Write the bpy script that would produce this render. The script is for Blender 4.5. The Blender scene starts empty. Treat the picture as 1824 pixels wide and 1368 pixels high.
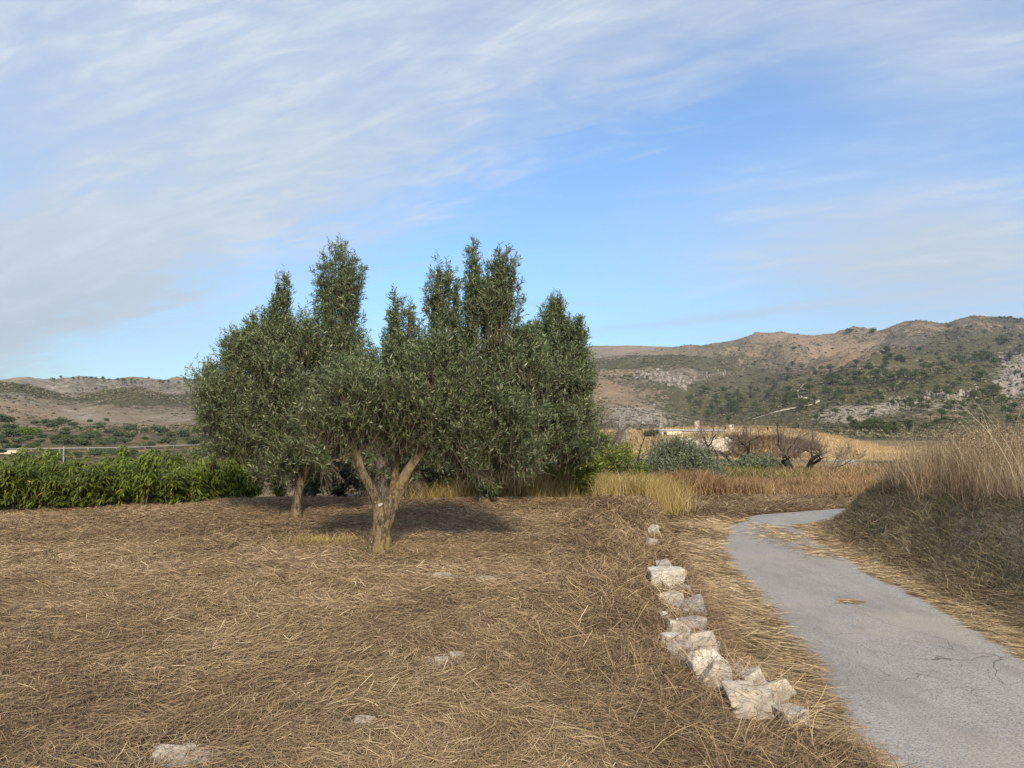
import bpy, math
import numpy as np
from mathutils import Vector
rng = np.random.default_rng(11)
scene = bpy.context.scene
COL = scene.collection
R = math.radians

# ---------------------------------------------------------------- camera
F, CX, CY, HY = 1370.0, 912.0, 684.0, 745.0
CAMZ = 1.6
PITCH = math.atan((HY - CY) / F)
cam = bpy.data.cameras.new('camera'); camo = bpy.data.objects.new('camera', cam); COL.objects.link(camo)
camo.location = (0, 0, CAMZ); camo.rotation_euler = (math.pi / 2 + PITCH, 0, 0)
cam.sensor_width = 36; cam.lens = F / 1824 * 36; cam.clip_start = .05; cam.clip_end = 20000
scene.camera = camo

# ---------------------------------------------------------------- light and sky
SUN_EL, SUN_AZ = 33.0, 170.0      # azimuth clockwise from +Y: light comes from behind the camera
SUN_STR, SKY_STR, EXPO = 2.4, 0.12, 1.38
scene.view_settings.view_transform = 'Standard'; scene.view_settings.look = 'None'
scene.view_settings.exposure = EXPO; scene.view_settings.gamma = 1
a, e = R(SUN_AZ), R(SUN_EL)
sdir = Vector((math.sin(a) * math.cos(e), math.cos(a) * math.cos(e), math.sin(e)))
sl = bpy.data.lights.new('sun', 'SUN'); sl.energy = SUN_STR; sl.angle = R(9); sl.color = (1, .86, .68)
so = bpy.data.objects.new('sun', sl); COL.objects.link(so); so.location = (0, 0, 60)
so.rotation_euler = sdir.to_track_quat('Z', 'Y').to_euler()

world = bpy.data.worlds.new('World'); scene.world = world; world.use_nodes = True
class NT:
    def __init__(s, tree): s.t = tree; tree.nodes.clear()
    def n(s, typ, ins=None, **props):
        nd = s.t.nodes.new(typ)
        for k, v in props.items(): setattr(nd, k, v)
        for k, v in (ins or {}).items():
            if isinstance(v, bpy.types.NodeSocket): s.t.links.new(v, nd.inputs[k])
            else: nd.inputs[k].default_value = v
        return nd
    def m(s, op, a, b=0.0, c=0.0, clamp=False):
        nd = s.t.nodes.new('ShaderNodeMath'); nd.operation = op; nd.use_clamp = clamp
        for i, v in enumerate((a, b, c)):
            if isinstance(v, bpy.types.NodeSocket): s.t.links.new(v, nd.inputs[i])
            else: nd.inputs[i].default_value = v
        return nd.outputs[0]
    def ramp(s, fac, stops, interp='LINEAR'):
        nd = s.t.nodes.new('ShaderNodeValToRGB'); s.t.links.new(fac, nd.inputs[0]); cr = nd.color_ramp; cr.interpolation = interp
        while len(cr.elements) < len(stops): cr.elements.new(.5)
        for el, (p, c) in zip(cr.elements, stops):
            el.position = p; el.color = tuple(c) + (1,) if len(c) == 3 else c
        return nd.outputs[0]
    def step(s, x, lo, hi):
        nd = s.t.nodes.new('ShaderNodeMapRange'); nd.interpolation_type = 'SMOOTHSTEP'
        s.t.links.new(x, nd.inputs[0]); nd.inputs[1].default_value = lo; nd.inputs[2].default_value = hi
        return nd.outputs[0]
    def mix(s, f, a, b, blend='MIX'):
        nd = s.t.nodes.new('ShaderNodeMix'); nd.data_type = 'RGBA'; nd.blend_type = blend
        for i, v in ((0, f), (6, a), (7, b)):
            if isinstance(v, bpy.types.NodeSocket): s.t.links.new(v, nd.inputs[i])
            else: nd.inputs[i].default_value = v if i == 0 else tuple(v) + (1,)
        return nd.outputs[2]
    def noise(s, vec, scale, detail=4, rough=.55, dist=0.0):
        nd = s.n('ShaderNodeTexNoise', {'Scale': scale, 'Detail': detail, 'Roughness': rough, 'Distortion': dist})
        s.t.links.new(vec, nd.inputs['Vector']); return nd.outputs['Fac']
    def mapping(s, vec, scale=(1, 1, 1), rot=(0, 0, 0), loc=(0, 0, 0)):
        nd = s.n('ShaderNodeMapping', {'Scale': scale, 'Rotation': rot, 'Location': loc}); s.t.links.new(vec, nd.inputs['Vector'])
        return nd.outputs[0]

def build_world():
    w = NT(world.node_tree)
    sky = w.n('ShaderNodeTexSky', sky_type='NISHITA', sun_disc=False, sun_elevation=e, sun_rotation=a,
              altitude=300, air_density=1.0, dust_density=1.2, ozone_density=2.2)
    d = w.n('ShaderNodeTexCoord').outputs['Generated']
    sp = w.n('ShaderNodeSeparateXYZ'); w.t.links.new(d, sp.inputs[0]); x, y, z = sp.outputs
    # cloud layer: direction projected on a plane high above, so streaks converge to the horizon
    zz = w.m('ADD', w.m('MAXIMUM', z, 0.0), .16)
    cu = w.m('DIVIDE', x, zz); cv = w.m('DIVIDE', y, zz)
    cb = w.n('ShaderNodeCombineXYZ'); w.t.links.new(cu, cb.inputs[0]); w.t.links.new(cv, cb.inputs[1]); P = cb.outputs[0]
    big = w.noise(w.mapping(P, (.9, .9, 1), (0, 0, R(-20)), (3.1, .7, 0)), .8, 3, .5, .3)
    wisp = w.noise(w.mapping(w.mapping(P, rot=(0, 0, R(34))), (.45, 1.7, 1), loc=(1, 2, 0)), 1.7, 9, .64, 1.3)
    fine = w.noise(w.mapping(w.mapping(P, rot=(0, 0, R(22))), (.9, 2.6, 1), loc=(5, 2, 0)), 5, 7, .64, .9)
    # where the veils lie, in azimuth (u = x/y) and elevation (v = z/y)
    yy = w.m('MAXIMUM', y, .05); u = w.m('DIVIDE', x, yy); v = w.m('DIVIDE', z, yy)
    wob = w.m('ADD', w.m('MULTIPLY', w.m('SUBTRACT', big, .5), .30), w.m('MULTIPLY', w.m('SUBTRACT', fine, .5), .10))
    # edge of the main veil rises from left to right
    edge = w.m('ADD', w.m('MULTIPLY', u, .42), .295)
    t = w.m('SUBTRACT', w.m('ADD', v, wob), edge)
    main = w.step(t, -.04, .13)
    topr = w.m('SUBTRACT', 1.0, w.step(w.m('SUBTRACT', w.m('ADD', u, w.m('MULTIPLY', v, -.3)), 0), .15, .55))
    main = w.m('MULTIPLY', main, w.m('ADD', w.m('MULTIPLY', topr, .55), .45))
    lowl = w.m('MULTIPLY', w.step(w.m('MULTIPLY', u, -1.0), .12, .5), w.m('SUBTRACT', 1.0, w.step(w.m('ABSOLUTE', w.m('SUBTRACT', v, .17)), .03, .15)))
    def blob(u0, v0, ru, rv):
        q = w.m('ADD', w.m('POWER', w.m('ABSOLUTE', w.m('DIVIDE', w.m('SUBTRACT', u, u0), ru)), 2.0),
                w.m('POWER', w.m('ABSOLUTE', w.m('DIVIDE', w.m('SUBTRACT', v, v0), rv)), 2.0))
        return w.m('EXPONENT', w.m('MULTIPLY', q, -1.0))
    right = blob(.55, .22, .32, .11)
    ur = blob(.60, .50, .22, .10)
    uc = blob(-.30, .36, .30, .07)
    cover = w.m('ADD', w.m('MULTIPLY', main, .86), w.m('ADD', w.m('MULTIPLY', lowl, .55), w.m('ADD', w.m('MULTIPLY', right, 1.15), w.m('ADD', w.m('MULTIPLY', ur, .85), w.m('MULTIPLY', uc, .18)))))
    back = w.m('SUBTRACT', 1.0, w.step(y, -.1, .12))
    cover = w.m('ADD', cover, w.m('MULTIPLY', back, .5))
    tex = w.m('ADD', w.m('MULTIPLY', w.step(wisp, .30, .68), .62), w.m('MULTIPLY', w.step(fine, .3, .68), .38)); tex = w.m('ADD', w.m('MULTIPLY', tex, .55), .54)
    cover = w.m('MULTIPLY', cover, w.m('ADD', w.m('MULTIPLY', tex, .9), .1))
    # thin bright streaks
    stk = w.m('MULTIPLY', w.step(wisp, .50, .70), w.m('MULTIPLY', w.step(fine, .42, .62), .16))
    cover = w.m('MINIMUM', w.m('ADD', cover, w.m('MULTIPLY', stk, w.step(v, .05, .2))), .95)
    def streak(u0, v0, slope, ru, rv, s):
        vv = w.m('SUBTRACT', v, w.m('ADD', w.m('MULTIPLY', w.m('SUBTRACT', u, u0), slope), v0))
        vv = w.m('ADD', vv, w.m('MULTIPLY', w.m('SUBTRACT', fine, .5), .018))
        q = w.m('ADD', w.m('POWER', w.m('ABSOLUTE', w.m('DIVIDE', w.m('SUBTRACT', u, u0), ru)), 2.0), w.m('POWER', w.m('ABSOLUTE', w.m('DIVIDE', vv, rv)), 2.0))
        return w.m('MULTIPLY', w.m('EXPONENT', w.m('MULTIPLY', q, -1.0)), s)
    for sk in ((.24, .128, .11, .20, .007, .38), (.02, .148, .03, .13, .003, .32), (.42, .109, .03, .2, .004, .25), (-.10, .203, .12, .13, .003, .3),
               (.22, .298, .08, .08, .004, .16), (.18, .35, .30, .03, .003, .25), (-.65, .119, .05, .06, .003, .35), (-.15, .25, .35, .08, .012, .22)):
        cover = w.m('ADD', cover, streak(*sk))
    cover = w.m('MINIMUM', cover, .96)
    skyc = w.mix(1.0, sky.outputs[0], (SKYT[0], SKYT[1], SKYT[2]), 'MULTIPLY')
    cloud = w.mix(w.step(v, .0, .5), (CL[0], CL[1], CL[2]), (CL2[0], CL2[1], CL2[2])); cloud = w.mix(w.step(w.m('MULTIPLY', wisp, w.m('ADD', fine, .5)), .40, .85), cloud, (2.4, 2.65, 2.95))
    out = w.mix(cover, skyc, cloud)
    bg = w.n('ShaderNodeBackground', {'Strength': SKY_STR}); w.t.links.new(out, bg.inputs[0])
    o = w.n('ShaderNodeOutputWorld'); w.t.links.new(bg.outputs[0], o.inputs[0])
SKYT = (.42, .575, .69)
CL = (1.9, 2.2, 2.45); CL2 = (2.0, 2.25, 2.6)
build_world()
cy = scene.cycles
cy.max_bounces = 5; cy.diffuse_bounces = 3; cy.glossy_bounces = 1; cy.transmission_bounces = 2; cy.volume_bounces = 0
cy.transparent_max_bounces = 4; cy.sample_clamp_indirect = 4; cy.caustics_reflective = False; cy.caustics_refractive = False

# ---------------------------------------------------------------- pixel <-> place
cp, sp_ = math.cos(PITCH), math.sin(PITCH)
def ray(px, py):
    px = np.asarray(px, float); py = np.asarray(py, float)
    dx = (px - CX) / F; dy = (CY - py) / F
    return dx, cp - dy * sp_, sp_ + dy * cp
def at(px, py, Y):
    x, y, z = ray(px, py); k = Y / y
    return np.stack([x * k, y * k + 0 * k, CAMZ + z * k], -1)
def on_z(px, py, z0):
    x, y, z = ray(px, py); k = (z0 - CAMZ) / z
    return np.stack([x * k, y * k, CAMZ + z * k], -1)
def project(x, y, z):
    z = z - CAMZ; d = y * cp + z * sp_; v = -y * sp_ + z * cp
    d = np.where(np.abs(d) < 1e-3, 1e-3, d)
    return CX + F * x / d, CY - F * v / d

# ---------------------------------------------------------------- noise
def _h(ix, seed):
    n = np.zeros(ix[0].shape, np.uint32) + np.uint32(seed * 2654435761 % 4294967296)
    for k, i in enumerate(ix):
        n = (n ^ (i.astype(np.int64) & 0xffffffff).astype(np.uint32) * np.uint32((374761393, 668265263, 2147483647 - 19)[k])) * np.uint32(2246822519)
        n = n ^ (n >> np.uint32(13))
    n = n * np.uint32(3266489917); n = n ^ (n >> np.uint32(16))
    return n.astype(np.float64) / 4294967295.0
def vnoise(P, seed=0):
    P = np.asarray(P, float); d = P.shape[-1]
    I = np.floor(P).astype(np.int64); f = P - I; f = f * f * (3 - 2 * f)
    out = 0
    for c in range(2 ** d):
        off = [(c >> k) & 1 for k in range(d)]
        wgt = 1
        for k in range(d): wgt = wgt * (f[..., k] if off[k] else 1 - f[..., k])
        out = out + wgt * _h([I[..., k] + off[k] for k in range(d)], seed)
    return out * 2 - 1
def fbm(P, octv=4, seed=0, gain=.5):
    P = np.asarray(P, float); s = 0; a_ = 1; t = 0
    for o in range(octv):
        s = s + a_ * vnoise(P * 2 ** o + 17.3 * o, seed + o); t += a_; a_ *= gain
    return s / t
def sstep(x, lo, hi):
    t = np.clip((x - lo) / (hi - lo), 0, 1); return t * t * (3 - 2 * t)

# ---------------------------------------------------------------- terrain
ROAD_Z = -.45
RR = np.array([(4.2, -40), (4.3, 0), (4.35, 4), (4.45, 6.7), (4.66, 8.1), (4.78, 9.5), (5.0, 11.7), (5.25, 13.6), (5.6, 14.7), (6.5, 15.5), (9, 16.1), (13, 16.7), (20, 17.3), (45, 19)], float)
RL = np.array([(2.0, -40), (1.95, 0), (2.05, 4.5), (2.16, 5.6), (2.4, 6.5), (2.64, 8.2), (2.87, 10.6), (3.26, 12.5), (4.0, 14.7), (5.2, 16.4), (7.4, 17.5), (9.5, 18.1), (13, 18.8), (20, 19.5), (45, 21.5)], float)
WL = np.array([(1.85, -40), (1.85, 1), (1.8, 2.5), (1.66, 3.5), (1.45, 4.2), (1.32, 4.8), (1.42, 6), (1.62, 7.6), (2.0, 10.9), (2.4, 14), (2.9, 17), (3.2, 22), (4, 60)], float)
def sdist(x, y, L):
    best = np.full(x.shape, 1e9); sg = np.ones(x.shape)
    for (ax, ay), (bx, by) in zip(L[:-1], L[1:]):
        vx, vy = bx - ax, by - ay; l2 = vx * vx + vy * vy
        t = np.clip(((x - ax) * vx + (y - ay) * vy) / l2, 0, 1)
        qx, qy = x - ax - t * vx, y - ay - t * vy; dd = np.hypot(qx, qy)
        s = np.sign(vy * qx - vx * qy + 1e-12)
        mk_ = dd < best; best = np.where(mk_, dd, best); sg = np.where(mk_, s, sg)
    return best * sg            # positive on the right of the line
def prof(pts, D):
    P = np.array(pts, float); X = at(P[:, 0], P[:, 1], D)
    return X[:, 0] / D, X[:, 2]
# far ridges: (depth of crest, front width, back width, base, roughness, crest polyline in picture units)
LAYERS = [
 (2300, 900, 900, -5, 30, [(-900, 700), (0, 690), (600, 672), (900, 640), (1000, 622), (1056, 616), (1117, 615), (1180, 617), (1230, 620), (1300, 628), (1500, 650), (1900, 700)]),
 (1300, 700, 600, -5, 26, [(-1500, 660), (-300, 670), (0, 684), (60, 677), (150, 674), (230, 680), (300, 683), (350, 679), (450, 676), (600, 690), (760, 720), (900, 745)]),
 (1500, 900, 500, -5, 31, [(700, 745), (900, 690), (1040, 650), (1130, 632), (1230, 619), (1300, 612), (1335, 598), (1387, 592), (1422, 596), (1457, 604), (1483, 601), (1510, 592), (1531, 589), (1557, 592), (1572, 589), (1587, 582), (1610, 574), (1640, 571), (1683, 577), (1710, 568), (1735, 563), (1783, 566), (1824, 570), (2000, 560), (2400, 540), (3600, 560)]),
 (1050, 420, 260, -5, 34, [(900, 690), (1000, 660), (1050, 647), (1100, 640), (1160, 634), (1200, 632), (1260, 640), (1310, 650), (1360, 668), (1450, 700), (1560, 745)]),
 (820, 260, 200, -5, 20, [(900, 700), (1000, 672), (1040, 655), (1100, 655), (1160, 656), (1205, 665), (1228, 676), (1252, 668), (1285, 661), (1300, 664), (1320, 680), (1360, 720), (1400, 745)]),
 (900, 420, 260, -5, 36, [(1250, 745), (1330, 690), (1400, 664), (1450, 655), (1520, 648), (1600, 628), (1680, 612), (1760, 604), (1824, 602), (1950, 590), (2300, 570), (3600, 580)]),
 (620, 330, 200, -6, 20, [(1210, 772), (1270, 752), (1330, 728), (1390, 705), (1430, 684), (1470, 676), (1540, 668), (1620, 660), (1700, 656), (1780, 650), (1824, 645), (1950, 640), (2400, 630), (3600, 650)]),
 (470, 160, 110, -6, 12, [(860, 730), (960, 700), (1030, 682), (1064, 674), (1095, 681), (1125, 697), (1150, 712), (1180, 724), (1240, 752), (1300, 775)]),
 (420, 140, 110, -6, 8, [(1440, 775), (1490, 748), (1540, 726), (1600, 706), (1650, 694), (1700, 692), (1750, 706), (1800, 724), (1850, 745), (1900, 775)]),
 (520, 240, 180, -4, 12, [(-900, 690), (-200, 668), (-60, 672), (0, 679), (40, 684), (80, 694), (120, 706), (170, 722), (230, 738), (300, 748)]),
 (600, 260, 200, -4, 14, [(60, 748), (110, 722), (150, 704), (180, 697), (215, 692), (250, 692), (285, 700), (320, 712), (360, 728), (410, 742), (470, 750)]),
 (340, 110, 90, -4, 6, [(-600, 715), (-200, 718), (0, 727), (30, 732), (60, 740), (90, 748), (120, 756)]),
 (270, 140, 120, -4, 3, [(-900, 735), (0, 744), (60, 750), (140, 756), (230, 760), (330, 757), (420, 760), (560, 768), (700, 775)]),
]
LAYERS = [(D, wf, wb, b, ro) + prof(pts, D) for D, wf, wb, b, ro, pts in LAYERS]
KN = prof([(560, 800), (700, 790), (900, 776), (1060, 769), (1180, 766), (1240, 762), (1380, 761), (1400, 764), (1450, 771), (1500, 781), (1565, 795), (1620, 812), (1700, 835), (1800, 860)], 120)
def terrain(x, y, full=False):
    x = np.asarray(x, float); y = np.asarray(y, float)
    r = np.hypot(x, y); P = np.stack([x, y], -1)
    zb = np.interp(y, [0, 17, 20, 25, 40, 80, 130, 250, 400, 4000], [-.45, -.45, -.42, -.72, -1.3, -2.7, -3.2, -4, -5, -5])
    zf = np.interp(y, [0, 15, 18.5, 22, 27], [0, 0, -.3, -.6, -3])
    near = r < 90
    dR = np.full(x.shape, -9.); dL = np.full(x.shape, -9.); dW = np.full(x.shape, 9.)
    if near.any():
        dR[near] = sdist(x[near], y[near], RR); dL[near] = sdist(x[near], y[near], RL)
        dW[near] = sdist(x[near] - .05 * vnoise(P[near] * 2.3, 5), y[near], WL)
    wl = (1 - sstep(dW, 0, .42)) * (near)
    z = zb + (np.maximum(zf, zb) - zb) * wl
    z = z - .05 * wl * np.exp(-((dW + .1) / .25) ** 2) * (y < 16)
    onroad = (dL > -.15) & (dR < .12)
    off = np.where(near, np.clip(np.minimum(np.abs(dL) + (dL > 0) * (dR < 0) * -9, 9), 0, 1), 1)
    inroad = (dL > 0) & (dR < 0)
    roadw = np.where(inroad, 0, sstep(np.minimum(np.abs(dL), np.abs(dR)), .0, .5))
    amp = roadw * (1 - .6 * (r > 60))
    z = z + amp * (.045 * fbm(P * .45, 3, 2) + .022 * fbm(P * 3.1, 3, 9))
    z = z + amp * sstep(r, 25, 60) * .35 * fbm(P * .06, 3, 4)
    # verge between wall and asphalt is a shade higher than the asphalt
    z = z + .05 * roadw * (1 - wl) * sstep(-dL, 0, .3) * near * (y < 25)
    bank = (.98 * sstep(dR + .12 * vnoise(P * 1.1, 8), .22, 1.55) + .10 * sstep(dR, 1.5, 6) + .05 * sstep(dR, .2, .8) * fbm(P * 2.5, 3, 21) * 2) * (1 - sstep(r, 30, 60))
    z = np.where(dR > 0, np.maximum(z, z + bank), z)
    far = y > 60
    u = np.where(far, x / np.maximum(y, 1), 0)
    # knoll
    edge = 88 + 2.5 * vnoise(P[..., :1] * .25, 3) + 1.2 * vnoise(P[..., :1] * .9, 6)
    hc = np.interp(u, *KN)
    zk = np.where(y > 120, hc - ((y - 120) / 55) ** 2 * 4, hc - (120 - y) * .033)
    soft = sstep(u, .36, .42)
    cut = sstep(y, edge - 2.2 - 16 * soft, edge + .4)
    kn = -3.0 + (zk + 3.0) * cut + .12 * fbm(P * .3, 3, 31)
    kw = sstep(u, .02, .10)
    z = np.where(far & (y < 200), np.maximum(z, kn * kw + z * (1 - kw)), z)
    n1 = fbm(P * .006, 5, 40, .55); n2 = fbm(P * .022, 4, 50, .55); rid = 1 - 2 * np.abs(fbm(P * np.array([.009, .005]), 4, 60))
    for D, wf, wb, b, ro, uu, hh in LAYERS:
        H = np.interp(u, uu, hh)
        wob = D * .05 * vnoise(np.stack([u * 9, 0 * u + D], -1), 70)
        t = (y - D - wob)
        s = np.where(t < 0, 1 + t / wf, 1 - t / wb); s = np.clip(s, 0, 1)
        sh = .55 * s + .45 * s * s * (3 - 2 * s)
        Hs = H * (1 + wob / D)
        zz = b + (np.maximum(Hs, b) - b) * sh
        wn = np.clip(6 * s * (1 - s) ** 1.6, 0, 1)
        zz = zz + wn * ro * (.75 * rid + .6 * n1 + .40 * n2) * np.clip((H - b) / 60, 0.1, 1) + .02 * ro * n2 * s
        z = np.where(far & (s > 0), np.maximum(z, zz), z)
    if full: return z, dR, dL, dW, wl, cut * kw * (y < 200) * far
    return z
def tz(x, y): return float(terrain(np.array([x]), np.array([y]))[0])
def hit(px, py, y0=22, y1=3400, n=700):
    px = np.atleast_1d(np.asarray(px, float)); py = np.atleast_1d(np.asarray(py, float))
    ys = np.geomspace(y0, y1, n); dx, dy, dz = ray(px, py)
    k = ys[None, :] / dy[:, None]; X = dx[:, None] * k; Z = CAMZ + dz[:, None] * k
    T = terrain(X, np.broadcast_to(ys, X.shape))
    below = Z < T; i = np.argmax(below, 1); ok = below.any(1)
    j = np.arange(len(px)); out = np.stack([X[j, i], ys[i], T[j, i]], -1)
    return out, ok

# ---------------------------------------------------------------- mesh helpers
def mk(name, V, Fc, mat, parent=None, smooth=False, **attrs):
    V = np.asarray(V, np.float32).reshape(-1, 3); Fc = np.asarray(Fc, np.int32)
    me = bpy.data.meshes.new(name); k = Fc.shape[1]; nf = len(Fc)
    me.vertices.add(len(V)); me.vertices.foreach_set('co', V.ravel())
    me.loops.add(nf * k); me.loops.foreach_set('vertex_index', Fc.ravel())
    me.polygons.add(nf); me.polygons.foreach_set('loop_start', np.arange(0, nf * k, k, dtype=np.int32))
    me.polygons.foreach_set('loop_total', np.full(nf, k, np.int32))
    if smooth: me.polygons.foreach_set('use_smooth', np.ones(nf, bool))
    me.update(calc_edges=True)
    for an, av in attrs.items():
        av = np.asarray(av, np.float32)
        if av.ndim == 1: at_ = me.attributes.new(an, 'FLOAT', 'POINT'); at_.data.foreach_set('value', av)
        else:
            at_ = me.attributes.new(an, 'FLOAT_COLOR', 'POINT')
            at_.data.foreach_set('color', np.concatenate([av, np.ones((len(av), 1), np.float32)], 1).ravel())
    if mat is not None: me.materials.append(mat)
    o = bpy.data.objects.new(name, me); COL.objects.link(o)
    if parent is not None: o.parent = parent
    return o
def tag(o, label=None, cat=None, group=None, kind=None):
    if label: o['label'] = label
    if cat: o['category'] = cat
    if group: o['group'] = group
    if kind: o['kind'] = kind
    return o
def empty(name, loc=(0, 0, 0), rz=0.0, s=1.0):
    o = bpy.data.objects.new(name, None); COL.objects.link(o); o.location = loc; o.rotation_euler = (0, 0, rz); o.scale = (s, s, s)
    o.empty_display_size = .2; return o
def dup(root, loc, rz=0.0, s=(1, 1, 1), label=None, group=None):
    r = root.copy(); COL.objects.link(r); r.location = loc; r.rotation_euler = (0, 0, rz); r.scale = s
    if label: r['label'] = label
    if group: r['group'] = group
    for ch in list(root.children):
        c = ch.copy(); COL.objects.link(c); c.parent = r
    return r
def nrm(v): return v / np.maximum(np.linalg.norm(v, axis=-1, keepdims=True), 1e-9)
def cat(parts):            # join (V, F, attr...) tuples
    Vs, Fs, As = [], [], []; k = 0
    for V, Fc, A in parts:
        Vs.append(V); Fs.append(Fc + k); As.append(A); k += len(V)
    return np.concatenate(Vs), np.concatenate(Fs), np.concatenate(As)
def strips(P, D, S, L, W, segs, bend, profile, rnd):
    n = len(P); t = np.linspace(0, 1, segs + 1)[None, :, None]
    L = np.asarray(L).reshape(-1, 1, 1); W = np.asarray(W).reshape(-1, 1, 1)
    C = P[:, None] + D[:, None] * L * t + bend[:, None] * L * t * t
    hw = .5 * W * np.asarray(profile)[None, :, None]
    V = np.stack([C - S[:, None] * hw, C + S[:, None] * hw], 2)       # n, s+1, 2, 3
    b = (np.arange(n) * (segs + 1) * 2)[:, None] + (np.arange(segs) * 2)[None]
    Fc = np.stack([b, b + 1, b + 3, b + 2], -1).reshape(-1, 4)
    return V.reshape(-1, 3), Fc, np.repeat(rnd, (segs + 1) * 2)
def rhomb(P, D, S, L, W, rnd):
    L = np.asarray(L).reshape(-1, 1); W = np.asarray(W).reshape(-1, 1)
    V = np.stack([P, P + D * L * .45 + S * W * .5, P + D * L, P + D * L * .45 - S * W * .5], 1)
    n = len(P); Fc = np.arange(n * 4).reshape(n, 4)
    return V.reshape(-1, 3), Fc, np.repeat(rnd, 4)
def prisms(P0, P1, R0, R1, k=4):
    P0 = np.asarray(P0, float); P1 = np.asarray(P1, float); D = nrm(P1 - P0)
    ref = np.where(np.abs(D[:, 2:3]) > .9, np.array([[1., 0, 0]]), np.array([[0, 0, 1.]]))
    A = nrm(np.cross(D, ref)); B = np.cross(D, A); th = np.arange(k) * 2 * math.pi / k
    ring = A[:, None] * np.cos(th)[None, :, None] + B[:, None] * np.sin(th)[None, :, None]
    R0 = np.broadcast_to(R0, (len(P0),)); R1 = np.broadcast_to(R1, (len(P0),))
    V = np.stack([P0[:, None] + ring * R0[:, None, None], P1[:, None] + ring * R1[:, None, None]], 1).reshape(-1, 3)
    b = (np.arange(len(P0)) * 2 * k)[:, None]; i = np.arange(k)[None]; j = (i + 1) % k
    Fc = np.stack([b + i, b + j, b + k + j, b + k + i], -1).reshape(-1, 4)
    return V, Fc
def boxes(lst):
    """lst of (cx,cy,cz,sx,sy,sz,rz)"""
    Vs, Fs = [], []
    for k, (cx, cy, cz, sx, sy, sz, rz) in enumerate(lst):
        q = np.array([(i, j, l) for i in (-.5, .5) for j in (-.5, .5) for l in (-.5, .5)]) * (sx, sy, sz)
        c, s = math.cos(rz), math.sin(rz); q = np.stack([q[:, 0] * c - q[:, 1] * s, q[:, 0] * s + q[:, 1] * c, q[:, 2]], 1) + (cx, cy, cz)
        Vs.append(q); Fs.append(np.array([(0, 1, 3, 2), (4, 6, 7, 5), (0, 4, 5, 1), (2, 3, 7, 6), (0, 2, 6, 4), (1, 5, 7, 3)]) + 8 * k)
    return np.concatenate(Vs), np.concatenate(Fs)
def sweep(pts, rad, k=12, rough=.0, seed=0, sub=6):
    """bumpy tapered tube along a smooth curve through pts"""
    pts = np.asarray(pts, float); n = len(pts); m = (n - 1) * sub + 1
    ti = np.arange(n); t = np.linspace(0, n - 1, m)
    def cr(A):
        A = np.asarray(A, float); i = np.clip(np.floor(t).astype(int), 0, n - 2); f = t - i
        g = lambda j: A[np.clip(j, 0, n - 1)]
        f_ = f.reshape((-1,) + (1,) * (A.ndim - 1)); p0, p1, p2, p3 = g(i - 1), g(i), g(i + 1), g(i + 2)
        return .5 * (2 * p1 + (p2 - p0) * f_ + (2 * p0 - 5 * p1 + 4 * p2 - p3) * f_ ** 2 + (3 * p1 - p0 - 3 * p2 + p3) * f_ ** 3)
    C = cr(pts); rr = np.maximum(cr(rad), .003); T = nrm(np.gradient(C, axis=0))
    A = np.cross(T, [0.13, 1, .21]); A = nrm(A); B = np.cross(T, A); th = np.arange(k) * 2 * math.pi / k
    ring = A[:, None] * np.cos(th)[None, :, None] + B[:, None] * np.sin(th)[None, :, None]
    nv = np.stack([np.cos(th)[None] * 1.6 + 0 * C[:, :1], np.sin(th)[None] * 1.6 + 0 * C[:, :1], C[:, 2:] * 2.2 + 0 * th[None]], -1)
    rj = rr[:, None] * (1 + rough * fbm(nv + seed * 7.7, 3, seed))
    V = (C[:, None] + ring * rj[..., None]).reshape(-1, 3)
    i = np.arange(m - 1)[:, None] * k; j = np.arange(k)[None]; j2 = (j + 1) % k
    Fc = np.stack([i + j, i + j2, i + k + j2, i + k + j], -1).reshape(-1, 4)
    return V, Fc
def joinvf(parts):
    Vs, Fs = [], []; k = 0
    for V, Fc in parts: Vs.append(V); Fs.append(Fc + k); k += len(V)
    return np.concatenate(Vs), np.concatenate(Fs)
def runit(n): return nrm(rng.normal(size=(n, 3)))

# ---------------------------------------------------------------- materials
def new_mat(name):
    m = bpy.data.materials.new(name); m.use_nodes = True; return m, NT(m.node_tree)
def finish(w, col, rough=.9, bump=None, bstr=.3, bdist=.02, spec=.25, trans=None):
    p = w.n('ShaderNodeBsdfPrincipled', {'Roughness': rough, 'Specular IOR Level': spec})
    if isinstance(col, bpy.types.NodeSocket): w.t.links.new(col, p.inputs['Base Color'])
    else: p.inputs['Base Color'].default_value = tuple(col) + (1,)
    if bump is not None:
        b = w.n('ShaderNodeBump', {'Strength': bstr, 'Distance': bdist}); w.t.links.new(bump, b.inputs['Height']); w.t.links.new(b.outputs[0], p.inputs['Normal'])
    out = p.outputs[0]
    if trans:
        tr = w.n('ShaderNodeBsdfTranslucent'); w.t.links.new(col, tr.inputs[0])
        mx = w.n('ShaderNodeMixShader', {0: trans}); w.t.links.new(out, mx.inputs[1]); w.t.links.new(tr.outputs[0], mx.inputs[2]); out = mx.outputs[0]
    o = w.n('ShaderNodeOutputMaterial'); w.t.links.new(out, o.inputs[0])
def attr(w, name): return w.n('ShaderNodeAttribute', attribute_name=name)
def ramp_mat(name, stops, rough=.85, trans=None, spec=.15, back=None):
    m, w = new_mat(name); c = w.ramp(attr(w, 'rnd').outputs['Fac'], stops)
    if name == 'sapling_leaf': c = w.mix(w.m('MULTIPLY', w.n('ShaderNodeObjectInfo').outputs['Random'], .75), c, w.mix(1.0, c, (.62, .58, .7), 'MULTIPLY'))
    if back: c = w.mix(w.n('ShaderNodeNewGeometry').outputs['Backfacing'], c, back)
    finish(w, c, rough, spec=spec, trans=trans); return m
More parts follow.
